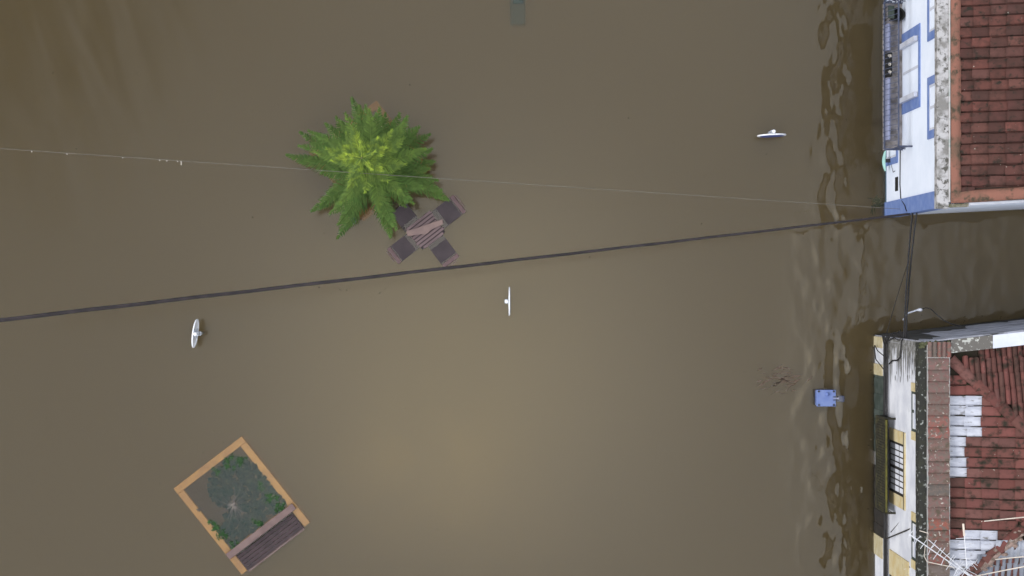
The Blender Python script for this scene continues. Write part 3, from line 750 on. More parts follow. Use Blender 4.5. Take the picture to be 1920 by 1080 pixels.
# ------------------------------------------------------------------ cables and wires
def sag(a, b, s, n=24):
    a, b = Vector(a), Vector(b)
    return [a.lerp(b, k / n) - Vector((0, 0, s * 4 * (k / n) * (1 - k / n))) for k in range(n + 1)]
def make_cables():
    # thick bundle over the square: three strands twisted together
    a = P(-60, 607, 7.0); b = P(1706, 401, 2.22)
    a = a + (a - b) * 0.12
    path = sag(a, b, 0.25, 160)
    t = MB(); rr = random.Random(2)
    for s in range(3):
        pts, rad = [], []
        for k, p in enumerate(path):
            q = k / 160
            ph = 2 * math.pi * (s / 3 + k * 0.021); r = 0.016 - 0.007 * q
            pts.append(p + Vector((0, math.cos(ph), math.sin(ph))) * r); rad.append(0.028 - 0.012 * q)
        t.tube(pts, rad, 6)
    o = t.build("cable_bundle", M['bundle']); tag(o, "thick dark twisted cable bundle crossing the whole flooded square", "cable")
    # thin pale cord with clips
    a = P(-40, 275.5, 5.0); b = P(1690, 392, 1.5); b.x = 8.235
    path = sag(a + (a - b) * 0.1, b, 0.15, 60)
    t = MB(); t.tube(path, 0.0045, 5)
    th = thing("festoon_cord", "thin pale cord running from the blue trimmed house above the tree", "cord", b)
    t.build("cord", M['string'], th)
    for px in (60, 126, 230, 300, 312, 333, 340):
        # nearest point of the cord in plan
        best = min(((P_ := path[k].lerp(path[k + 1], f / 20)), abs(960 + P_.x * PPM * H / (H - P_.z) - px)) for k in range(60) for f in range(20)) if False else None
        bd = 1e9
        for k in range(60):
            for f in range(20):
                p = path[k].lerp(path[k + 1], f / 20); e = abs(960 + p.x * PPM * H / (H - p.z) - px)
                if e < bd: bd, best = e, p
        t = MB(); dy = -0.02 if px != 340 else -0.07
        t.ellipsoid(best + Vector((0, dy, -0.015)), 0.007, 0.012, 0.011, 8, 6)
        t.tube([best, best + Vector((0, dy, -0.01))], 0.007, 5)
        t.build("bulb_holder", M['petal'], th)
    # cables across the alley
    ends = [((8.30, 1.555, 2.30), (8.02, -1.02, 2.75), 0.10, 0.022, "thick black cable across the alley, westernmost of the close pair"),
            ((8.36, 1.556, 2.42), (8.09, -1.02, 2.62), 0.14, 0.02, "black cable across the alley, easternmost of the close pair"),
            ((8.22, 0.55, 2.28), (7.80, -0.98, 2.1), 0.06, 0.008, "thin black cable splitting off midway across the alley"),
            ((8.37, 1.556, 2.36), (8.14, -1.00, 2.5), 0.22, 0.009, "thin slack black cable across the alley beside the thick pair")]
    for a, b, s, r, lab in ends:
        o = MB().tube(sag(a, b, s, 20), r, 6).build("cable", M['cable']); tag(o, lab, "cable", "cables over the alley")
    # splice with a pale connector and its cable to the east
    sp = thing("splice_cable", "white splice connector hanging on a black cable in the alley", "cable", (8.14, -0.5, 2.5))
    def Q(px, py): return P(px, py, 2.4)
    MB().tube([P(1693, 600, 2.55), P(1698, 592, 2.5), Q(1703, 587), Q(1712, 584), Q(1724, 580)], [0.008, 0.012, 0.018, 0.016, 0.02], 8).build("connector", M['white_paint'], sp)
    MB().ellipsoid(Q(1725, 581), 0.055, 0.035, 0.035, 10, 8).build("cap", M['white_paint'], sp)
    MB().tube([Q(1727, 580), Q(1736, 577), Q(1746, 580), Q(1757, 590), Q(1770, 601), Q(1786, 608), Q(1802, 611)], 0.011, 6).build("lead", M['cable'], sp)
    # tangle where the cables reach the corner
    t = MB(); rr = random.Random(9)
    for k in range(9):
        p0 = Vector((8.02 + rr.uniform(-.03, .06), -1.03, 2.6)); pts = [p0]
        for j in range(1, 6):
            pts.append(Vector((8.02 - 0.05 * j * (0.6 + 0.4 * rr.random()) * (1 if k % 3 else -0.6), -1.02 + 0.28 * math.sin(j * 0.6 + k) * rr.uniform(.2, 1) * (0.6 if j < 5 else 0.2), 2.6 - 0.16 * j)))
        t.tube(pts, 0.006 + 0.005 * rr.random(), 5)
    t.tube([(8.03, -1.02, 2.7), (7.97, -1.08, 2.75), (7.975, -1.42, 2.6), (7.975, -1.5, 2.35), (7.975, -1.52, 1.9), (7.965, -1.6, 1.62)], 0.016, 6)
    o = t.build("cable_tangle", M['cable']); tag(o, "tangle of black cables at the corner of the ochre trimmed house", "cable")
    # bundle along the facade
    t = MB()
    for k, (z, r) in enumerate(((1.14, 0.02), (1.22, 0.026), (1.31, 0.02), (1.39, 0.024), (1.48, 0.012))):
        pts = [(7.93 - 0.05 * (k % 2), -1.02, z + 0.25 * (k % 3))]
        y = -1.2
        while y > -10.9:
            pts.append((7.965 - 0.012 * (k % 3), y, z + rr.uniform(-.015, .015))); y -= 0.45
        t.tube(pts, r, 6)
    o = t.build("facade_cables", M['cable']); tag(o, "black cable bundle clipped along the white facade behind the mossy balcony", "cable")
    t = MB().tube([(7.95, -1.5, 1.5), (7.9, -1.35, 0.75), (7.93, -1.25, 0.35), (7.95, -1.3, 0.2), (7.92, -1.55, 0.5), (7.95, -1.75, 1.2)], 0.011, 6)
    tag(t.build("cable_loop", M['cable']), "black cable loop hanging before the ochre quoin", "cable")
    # clothes rail on the facade with struts
    cr = thing("clothes_rail", "white clothes rail on dark struts at the ochre house front", "clothes rail", (8.0, -4.5, 3.0))
    zr = 3.35
    a, b = P(1709, 957, zr), P(1709, 1072, zr)
    MB().tube([a, b], 0.018, 7).build("rail", M['sign_white'], cr)
    MB().tube([P(1662, 1010, 1.6), P(1684, 1001, 2.5), P(1708, 991, 3.36)], 0.015, 6).build("strut", M['black_frame'], cr)
    MB().tube([P(1670, 998, 1.62), P(1711, 951, 3.4)], 0.008, 5).build("strut", M['black_frame'], cr)
    MB().tube([P(1672, 1030, 1.62), P(1706, 1064, 3.36)], 0.006, 5).build("strut", M['black_frame'], cr)
    # pale lines running back over the roof
    for (p0, p1, lab) in (((1708, 992, 3.4), (1990, 963, 5.9), "pale washing line over the tile roof, northernmost of the three"),
                          ((1696, 1067, 3.0), (1990, 1037, 5.9), "pale washing line over the roof passing the aerial foot"),
                          ((1826, 1081, 4.9), (1990, 1050, 5.9), "short pale line over the grey sheets, southernmost of the three")):
        o = MB().tube(sag(P(*p0), P(*p1), 0.04, 16), 0.011, 6).build("washing_line", M['wire_pale'])
        tag(o, lab, "washing line", "pale lines over the roof")
make_cables()

# ------------------------------------------------------------------ television aerials
def make_aerials():
    z = 5.35
    # long yagi pointing north-west
    an = thing("tv_aerial", "long aluminium television aerial with folded boom pointing out over the facade", "tv aerial", P(1806, 1070, 4.7))
    m0 = P(1806, 1070, 4.4)
    MB().tube([m0, m0 + Vector((0, 0, 1.3))], 0.02, 8).build("mast", M['galv'], an)
    a, b = P(1704, 1001, z), P(1815, 1078, z)
    MB().tube([a, b], 0.011, 6).build("boom", M['alu'], an)
    a2, b2 = P(1741, 1012, z + 0.1), P(1822, 1082, z + 0.1)
    MB().tube([a2, b2], 0.008, 6).build("boom", M['alu'], an)
    dv = (b - a).normalized(); sd = Vector((-dv.y, dv.x, 0))
    for k in range(9):
        q = 0.02 + 0.115 * k
        c = a.lerp(b, q); ln = 0.085 + 0.012 * k
        MB().tube([c - sd * ln + dv * 0.03, c, c + sd * ln + dv * 0.03] if k % 2 else [c - sd * ln, c + sd * ln], 0.006, 5).build("element", M['alu'], an)
    for k in range(4):
        c = a2.lerp(b2, 0.12 + 0.2 * k)
        MB().tube([c - sd * 0.09, c + sd * 0.09], 0.0055, 5).build("element", M['alu'], an)
    # smaller aerial pointing north
    an2 = thing("tv_aerial", "small aluminium television aerial pointing north above the whitewashed tiles", "tv aerial", P(1813, 1062, 4.7))
    MB().tube([P(1813, 1064, 4.4), P(1813, 1064, 5.6)], 0.016, 8).build("mast", M['galv'], an2)
    a, b = P(1806, 982, 5.5), P(1813, 1066, 5.5)
    MB().tube([a, a.lerp(b, 0.27)], 0.02, 8).build("boom", mat("pale plastic boom", (0.66, 0.56, 0.47, 1), 0.6, (0.56, 0.47, 0.4, 1), 6), an2)
    MB().tube([a.lerp(b, 0.25), b], 0.009, 6).build("boom", M['alu'], an2)
    for k, q in enumerate((0.32, 0.45, 0.53, 0.66, 0.78, 0.9)):
        c = a.lerp(b, q); ln = 0.16 if k == 0 else 0.125
        MB().tube([c + Vector((-ln, -0.012, 0)), c + Vector((ln, 0.012, 0))], 0.006, 5).build("element", M['alu'], an2)
    # dense reflector cluster at the mast foot
    an3 = thing("tv_aerial", "crowded aerial head of short crossed rods at the mast foot", "tv aerial", P(1800, 1062, 5.0))
    MB().tube([P(1798, 1062, 4.4), P(1798, 1062, 5.25)], 0.016, 8).build("mast", M['galv'], an3)
    rr = random.Random(4)
    for k in range(30):
        c = P(1786 + 46 * rr.random(), 1052 + 34 * rr.random(), 5.2); a = rr.choice((0.65, 0.65, 2.2, 0.1)) + rr.uniform(-.25, .25); l = rr.uniform(0.04, 0.12)
        d = Vector((math.cos(a), -math.sin(a), 0.25 * rr.uniform(-1, 1)))
        MB().tube([c - d * l, c + d * l], 0.0055, 5).build("element", M['alu'], an3)
    wb = MB()
    wb.tube([P(1724, 995, 4.7), P(1741, 1000, 4.75), P(1737, 1010, 5.2)], 0.008, 5)
    wb.tube([P(1735, 1022, 5.3), P(1733, 1043, 4.8), P(1738, 1053, 4.65), P(1755, 1057, 4.66), P(1790, 1064, 4.9)], 0.008, 5)
    tag(wb.build("aerial_lead", M['wire_pale']), "pale aerial lead looping over the black cornice", "cable")
make_aerials()

# ------------------------------------------------------------------ traffic signs
def sign(px, py, ang, side, label):
    """plate edge-on; ang: direction of the plate in plan, degrees; side: which way the pole stands from the plate"""
    c = P(px, py, 0.37)
    th = thing("traffic_sign", label, "traffic sign", (c.x, c.y, -0.75), "round traffic signs")
    a = math.radians(ang)
    along = Vector((math.cos(a), math.sin(a), 0)); nrm = Vector((-math.sin(a), math.cos(a), 0)) * side   # towards the pole
    up = Vector((0, 0, 1))
    Mx = Matrix((along, up, nrm)).transposed().to_4x4(); Mx.translation = c
    p = MB()
    p.lathe([(0.001, -0.010), (0.295, -0.010), (0.315, -0.006), (0.315, 0.020), (0.305, 0.020), (0.300, -0.002), (0.001, -0.002)], 48, Mx)
    pl = p.build("plate", M['sign_white'], th)
    f = MB(); f.lathe([(0.001, -0.0135), (0.265, -0.0135), (0.265, -0.0105)], 48, Mx); f.build("face", M['sign_blue'], pl)
    q = c + nrm * 0.065
    t = MB(); t.tube([(q.x, q.y, -0.8), (q.x, q.y, 0.69)], 0.034, 14); t.build("pole", M['galv'], th)
    t = MB(); t.lathe([(0.040, 0.675), (0.040, 0.70), (0.03, 0.718), (0.001, 0.725)], 16, Matrix.Translation((q.x, q.y, 0))); t.build("cap", M['sign_white'], th)
    for z in (0.21, 0.54):
        t = MB(); Mz = Mx.copy(); Mz.translation = Vector((c.x, c.y, z))
        t.box(-0.11, 0.11, -0.018, 0.018, 0.0, 0.028, Mz); t.box(-0.045, 0.045, -0.016, 0.016, 0.028, 0.108, Mz)
        t.build("clamp", M['galv'], th)
sign(365.5, 625, 86 - 3, -1, "round traffic sign seen nearly edge-on, tilted, left of the dark cable's middle")
sign(955.5, 565, 90, 1, "round white traffic sign seen exactly edge-on just below the dark cable")
sign(1447, 254.5, 2.2, 1, "round blue faced traffic sign near the house with the iron balcony")

# ------------------------------------------------------------------ pale blue cabinet in the water
def cabinet():
    th = thing("utility_cabinet", "pale blue metal cabinet top standing out of the water near the ochre house", "cabinet", P(1549, 746, -0.75))
    z = 0.22
    a, b = P(1532, 761, z), P(1566, 732, z)
    t = MB(); t.box(a.x, b.x, a.y, b.y, -0.75, z); t.build("body", M['box_blue'], th, bevel=0.012)
    t = MB(); t.box(a.x - 0.012, b.x + 0.012, a.y - 0.012, b.y + 0.012, z + 0.001, z + 0.018); t.build("lid", M['box_blue'], th, bevel=0.006)
    for x in (a.x + 0.035, b.x - 0.035):
        for y in (a.y + 0.02, b.y - 0.02):
            MB().lathe([(0.022, z + 0.019), (0.022, z + 0.034), (0.012, z + 0.04), (0.001, z + 0.04)], 10, Matrix.Translation((x, y, 0))).build("bolt", M['steel_dark'], th)
    c = P(1551, 739, z)
    MB().lathe([(0.04, z + 0.019), (0.036, z + 0.05), (0.018, z + 0.066), (0.001, z + 0.07)], 14, Matrix.Translation((c.x, c.y, 0))).build("knob", M['box_blue'], th, smooth=True)
    e = P(1570, 747, z)
    t = MB(); t.box(b.x - 0.05, e.x + 0.03, e.y - 0.012, e.y + 0.012, z - 0.02, z + 0.03); t.build("hinge", M['trough'], th)
    t = MB()
    for s in (-1, 1): t.box(b.x - 0.05, e.x + 0.01, e.y + s * 0.035 - 0.009, e.y + s * 0.035 + 0.009, z - 0.02, z + 0.024)
    t.build("bracket", M['steel_dark'], th)
    f = P(1577, 748, -0.06)
    MB().box(f.x - 0.09, f.x + 0.08, f.y - 0.07, f.y + 0.07, -0.75, -0.07).build("side_box", M['box_blue'], th, bevel=0.02)
cabinet()

# ------------------------------------------------------------------ planters and benches
ANG = math.atan2(98, 128)       # direction of the planter's short side in plan (pixels: right/up)
def planter(cx, cy, zrim, name, label, mrim, soil_z, arms=True):
    """cx, cy: plan position of the northern corner"""
    th = thing(name, label, "planter", (cx, cy, -0.75))
    u = Vector((-128, -98, 0)).normalized(); v = Vector((127, -160, 0)).normalized()     # short side (to the west), long side (to the south-east)
    ls, ll, w = 1.90, (2.0 if arms else 1.95), 0.16
    o = Vector((cx, cy, 0))
    t = MB()
    pt = lambda a, b: o + u * a + v * b
    def seg(a0, a1, b0, b1):
        q = [pt(a0, b0), pt(a1, b0), pt(a1, b1), pt(a0, b1)]
        t.hexa([Vector((p.x, p.y, -0.8)) for p in q] + [Vector((p.x, p.y, zrim)) for p in q])
    seg(0, ls, 0, w); seg(0, ls, ll - w, ll); seg(0, w, w, ll - w); seg(ls - w, ls, w, ll - w)
    # arms that flank the bench
    if arms: seg(0, w, ll, ll + 0.43); seg(ls - w, ls, ll, ll + 0.43)
    t.build("rim", mrim, th, bevel=0.015)
    t = MB(); q = [pt(w, w), pt(ls - w, w), pt(ls - w, ll - w), pt(w, ll - w)]
    t.hexa([Vector((p.x, p.y, -0.8)) for p in q] + [Vector((p.x, p.y, soil_z)) for p in q]); t.build("soil", M['soil'], th)
    return pt, u, v, ls, ll, w
def leafy(ctr, r, hgt, n, name, label, group, tint=(1, 1, 1)):
    t = MB()
    clumps = [(R.uniform(-1, 1) * r * 0.75, R.uniform(-1, 1) * r * 0.75, R.uniform(0.25, 0.5) * r) for k in range(7)]
    for k in range(n):
        cx, cy, cr = R.choice(clumps)
        c = ctr + Vector((cx + R.gauss(0, cr * 0.55), cy + R.gauss(0, cr * 0.55), R.uniform(-hgt * 0.6, hgt)))
        a = R.uniform(0, 6.28); s = R.uniform(0.016, 0.036)
        x = Vector((math.cos(a), math.sin(a), R.uniform(-.5, .6))) * s; y = Vector((-math.sin(a), math.cos(a), R.uniform(-.4, .4))) * s * 0.45
        f = R.choice((0.5, 0.8, 1.0, 1.0, 1.5))
        t.face([c - x, c - y * 1.0, c + x, c + y], (f * tint[0], f * tint[1], f * tint[2], 1))
    o = t.build(name, M['leaf_dark']); tag(o, label, "shrub", group)
def bench_planter():
    zr = -0.03
    c = P(453, 818, zr)
    pt, u, v, ls, ll, w = planter(c.x, c.y, zr, "planter", "ochre rimmed rectangular planter just under the water with a bench at its end", M['rim'], -0.10)
    # ll here reaches the bench back
    # sunken ground cover, one mat
    t = MB()
    for k in range(800):
        a, b = R.uniform(w, ls - w), R.uniform(w, ll - w)
        d1 = ((a - 0.75) / 0.62) ** 2 + ((b - 0.75) / 0.55) ** 2
        d2 = ((a - 1.2) / 0.5) ** 2 + ((b - 1.6) / 0.45) ** 2
        d3 = ((a - 0.4) / 0.4) ** 2 + ((b - 1.3) / 0.55) ** 2
        if min(d1, d2, d3) > 1: continue
        p = pt(a, b); s = R.uniform(0.04, 0.09); g = R.uniform(0, 6.28)
        x = Vector((math.cos(g), math.sin(g), R.uniform(-.3, .3))) * s; y = Vector((-math.sin(g), math.cos(g), R.uniform(-.3, .3))) * s
        q = Vector((p.x, p.y, -0.045 + R.uniform(0, 0.03)))
        t.face([q - x, q - y, q + x, q + y])
    o = t.build("ground_cover", M['cover_green']); tag(o, kind="stuff")
    spots = [((430, 868), 0.17, "dark shrub in the planter's north corner, western of the two"), ((455, 864), 0.12, "small round shrub in the planter's north corner, eastern of the two"),
             ((406, 884), 0.10, "faint sunken shrub along the planter's north-west rim"), ((492, 912), 0.10, "faint sunken shrub midway along the planter's north-east rim"),
             ((511, 932), 0.14, "bright shrub by the planter's north-east rim next to the bench"), ((526, 952), 0.12, "shrub tucked between the bench back and north-east rim"),
             ((401, 985), 0.13, "bright shrub by the planter's south-west rim"), ((416, 1003), 0.13, "shrub by the south-west rim, second nearest the bench"),
             ((486, 983), 0.12, "dark shrub against the middle of the bench back"), ((440, 1025), 0.13, "dark shrub in the planter's south corner against the bench")]
    for (q, r, lab) in spots:
        faint = "faint" in lab
        leafy(P(q[0], q[1], (-0.04 if faint else -0.015)), r, 0.05 if faint else 0.07, 130, "shrub", lab, "shrubs in the planter", (1.25, 1.25, 1.2) if "bright" in lab else (1, 1, 1))
    # bare shrub
    root = P(436, 948, -0.09)
    th = thing("bare_shrub", "bare pale branched shrub in the middle of the sunken planter", "shrub", root)
    t = MB(); rr = random.Random(8)
    t.tube([root, root + Vector((0.03, 0.03, 0.12)), root + Vector((0.08, 0.08, 0.18))], [0.03, 0.022, 0.012], 7)
    t.build("stem", M['twig'], th)
    t = MB()
    for k in range(26):
        a = rr.uniform(0, 2 * math.pi); ln = rr.uniform(0.2, 0.62); p = root + Vector((0.03, 0.03, 0.10)); pts = [p.copy()]
        for j in range(4):
            a += rr.uniform(-.25, .25)
            p = p + Vector((math.cos(a), math.sin(a), rr.uniform(-0.02, 0.10))) * ln / 4; p.z = min(p.z, -0.005); pts.append(p.copy())
        t.tube(pts, [0.009, 0.007, 0.005, 0.004, 0.003], 4, cap=False)
    t.build("twigs", M['twig'], th)
    t = MB(); c2 = P(374, 956, -0.04)
    for k in range(12):
        a = R.uniform(0, 6.28); q = c2 + Vector((R.uniform(-.05, .05), R.uniform(-.04, .04), R.uniform(0, .02))); x = Vector((math.cos(a), math.sin(a), .2)) * .035; y = Vector((-math.sin(a), math.cos(a), 0)) * .018
        t.face([q - x, q - y, q + x, q + y])
    tag(t.build("leaf_clump", M['bark']), "small dark brown leaf clump by the planter's western rim", "leaf")
    # bench between the arms
    b0 = ll - 0.0
    bn = thing("bench", "dark slatted bench across the end of the sunken planter", "bench", pt(ls / 2, ll + 0.2) + Vector((0, 0, -0.75)))
    def slab(t, a0, a1, q0, q1, z0, z1):
        q = [pt(a0, q0), pt(a1, q0), pt(a1, q1), pt(a0, q1)]
        t.hexa([Vector((p.x, p.y, z0)) for p in q] + [Vector((p.x, p.y, z1)) for p in q])
    t = MB(); slab(t, 0.03, ls - 0.03, ll - 0.15, ll - 0.002, 0.06, 0.10); t.build("back_rail", M['slat_pink'], bn, bevel=0.008)
    t = MB()
    for k in range(3): slab(t, w + 0.01, ls - w - 0.01, ll - 0.02 + 0.012 * k, ll + 0.004 + 0.012 * k, 0.055 - 0.09 * (k + 1), 0.045 - 0.09 * k)
    t.build("backrest", M['slat_wet'], bn)
    t = MB()
    for k in range(5): slab(t, w + 0.012, ls - w - 0.012, ll + 0.035 + 0.082 * k, ll + 0.108 + 0.082 * k, -0.02, 0.012)
    t.build("seat", M['slat_wet'], bn, bevel=0.006)
    t = MB(); slab(t, w + 0.012, ls - w - 0.012, ll + 0.445, ll + 0.475, -0.02, 0.016); t.build("seat_edge", M['slat_pink'], bn)
    t = MB()
    for a in (w + 0.15, ls / 2, ls - w - 0.15): slab(t, a - 0.03, a + 0.03, ll + 0.05, ll + 0.42, -0.8, -0.021)
    t.build("support", M['steel_dark'], bn)
bench_planter()

def tree_planter():
    zr = -0.22
    c = P(706, 188, zr)
    planter(c.x, c.y, zr, "planter", "orange rimmed planter sunk under the star shaped conifer", M['rim_deep'], -0.5, False)
tree_planter()

# ------------------------------------------------------------------ conifer
def conifer():
    base = Vector((-2.96, 2.56, -0.4))
    th = thing("conifer_tree", "bright green star shaped conifer with feathery whorled branches standing in the flood", "tree", base)
    top = 4.15
    t = MB(); t.tube([base, base + Vector((0, 0, 1.6)), base + Vector((0.01, 0.0, 3.2)), Vector((base.x, base.y, top))], [0.10, 0.075, 0.04, 0.012], 9)
    t.build("trunk", M['bark'], th)
    rr = random.Random(17)
    def branch(z0, tip, tint, wid, dens=1.0, droop=0.0):
        p0 = Vector((base.x, base.y, z0)); d = tip - p0
        hor = Vector((d.x, d.y, 0)); ln = hor.length; hd = hor.normalized(); sd = Vector((-hd.y, hd.x, 0))
        mb = MB(); axis = []
        n = 14
        bend = rr.uniform(-0.06, 0.06) * ln
        for k in range(n + 1):
            q = k / n
            p = p0.lerp(tip, q) + Vector((0, 0, (-0.10 * ln) * math.sin(math.pi * q) + 0.05 * ln * math.sin(math.pi * q * 2) - droop * q)) + sd * bend * math.sin(math.pi * q)
            axis.append(p)
        at = lambda q: axis[min(n - 1, int(q * n))].lerp(axis[min(n - 1, int(q * n)) + 1], q * n - min(n - 1, int(q * n)))
        br = (0.55 * tint[0] + 0.25, 0.55 * tint[1] + 0.1, tint[2], 1)
        mb.tube(axis, [0.016 * (1 - 0.7 * k / n) for k in range(n + 1)], 5, c=(0.9 * tint[0], 0.8 * tint[1], tint[2], 1))
        m = int(24 * ln / 1.2 * dens) + 8
        for s in (-1, 1):
            for k in range(m):
                q = 0.06 + 0.93 * (k + rr.random() * 0.6) / m
                env = (min(1.0, 0.40 + q / 0.40) if q < 0.40 else 1.0) * (1 - max(0, (q - 0.35) / 0.68) ** 1.5)
                L_ = wid * max(0.10, env) * rr.uniform(0.78, 1.12)
                p = at(q); fwd = rr.uniform(0.5, 0.8)
                dirv = (sd * s + hd * fwd + Vector((0, 0, rr.uniform(-0.25, 0.10)))).normalized()
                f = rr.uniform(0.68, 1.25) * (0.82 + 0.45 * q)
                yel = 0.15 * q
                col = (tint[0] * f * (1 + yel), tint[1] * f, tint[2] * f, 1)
                # branchlet: rope of needles, tapered, curving forward and slightly down
                p1 = p + dirv * L_ * 0.55; d2 = (dirv + hd * 0.35 + Vector((0, 0, -0.30))).normalized(); p2 = p1 + d2 * L_ * 0.45
                w0 = rr.uniform(0.009, 0.017)
                nv = Vector((0, 0, 1)); tv = dirv.cross(nv).normalized()
                for (e1, e2) in ((tv, Vector((0, 0, 1))), ):
                    mb.face([p - e1 * w0, p + e1 * w0, p1 + e1 * w0 * 1.05, p1 - e1 * w0 * 1.05], col)
                    mb.face([p1 - e1 * w0 * 1.05, p1 + e1 * w0 * 1.05, p2], col)
                    mb.face([p - e2 * w0, p + e2 * w0, p1 + e2 * w0, p1 - e2 * w0], col)
                    mb.face([p1 - e2 * w0, p1 + e2 * w0, p2], col)
        mb.tube([p + Vector((0, 0, 0.012)) for p in axis], [0.008 * (1 - 0.6 * k / n) for k in range(n + 1)], 4, c=(1.5 * tint[0], 1.25 * tint[1], tint[2] * 1.3, 1))
        # tuft at the tip
        for k in range(7):
            a = rr.uniform(-1, 1); dirv = (hd + sd * a * 0.7 + Vector((0, 0, rr.uniform(-.1, .3)))).normalized()
            p = at(0.96); e = dirv.cross(Vector((0, 0, 1))).normalized() * 0.009
            mb.face([p - e, p + e, p + dirv * 0.09], (tint[0] * 1.5, tint[1] * 1.35, tint[2], 1))
        mb.build("branch", M['needle'], th)
    def T(u, v, z): return P(520 + u / 2.918, 160 + v / 2.918, z)
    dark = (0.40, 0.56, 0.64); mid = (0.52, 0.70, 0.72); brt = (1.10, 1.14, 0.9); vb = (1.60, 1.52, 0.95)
    low = [(405, 62), (118, 252), (42, 378), (180, 692), (325, 842), (622, 838), (942, 632), (862, 412), (838, 268), (318, 170), (640, 190)]
    for (u, v) in low:
        z = 0.75 if (u, v) != (325, 842) else 0.02
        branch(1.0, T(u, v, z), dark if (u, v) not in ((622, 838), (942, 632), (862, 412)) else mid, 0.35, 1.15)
    for (u, v) in [(850, 345), (780, 225), (905, 575), (700, 665), (235, 655), (330, 765), (150, 410), (165, 245), (345, 190), (450, 105), (590, 150), (880, 520), (580, 760), (765, 250), (670, 150), (835, 455), (260, 205)]:
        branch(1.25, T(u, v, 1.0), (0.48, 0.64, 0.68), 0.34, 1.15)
    for (u, v) in [(195, 260), (280, 708), (745, 648), (712, 164), (480, 105), (655, 792), (560, 120), (800, 560), (110, 330), (235, 480)]:
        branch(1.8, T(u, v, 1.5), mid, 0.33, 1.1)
    for (u, v) in [(205, 365), (345, 640), (690, 600), (808, 345), (690, 205), (500, 130), (370, 150), (270, 300), (555, 688)]:
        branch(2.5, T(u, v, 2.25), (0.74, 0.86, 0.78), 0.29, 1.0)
    for (u, v) in [(270, 345), (385, 568), (690, 290), (625, 248), (600, 520), (375, 265), (480, 580), (700, 430)]:
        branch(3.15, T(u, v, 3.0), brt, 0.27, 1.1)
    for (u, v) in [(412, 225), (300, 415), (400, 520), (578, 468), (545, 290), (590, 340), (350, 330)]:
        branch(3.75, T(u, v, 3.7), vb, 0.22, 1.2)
    for k in range(5):
        a = k * 2 * math.pi / 5 + 0.4
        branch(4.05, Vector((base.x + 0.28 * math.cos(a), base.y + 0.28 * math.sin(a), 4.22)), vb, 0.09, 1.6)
conifer()

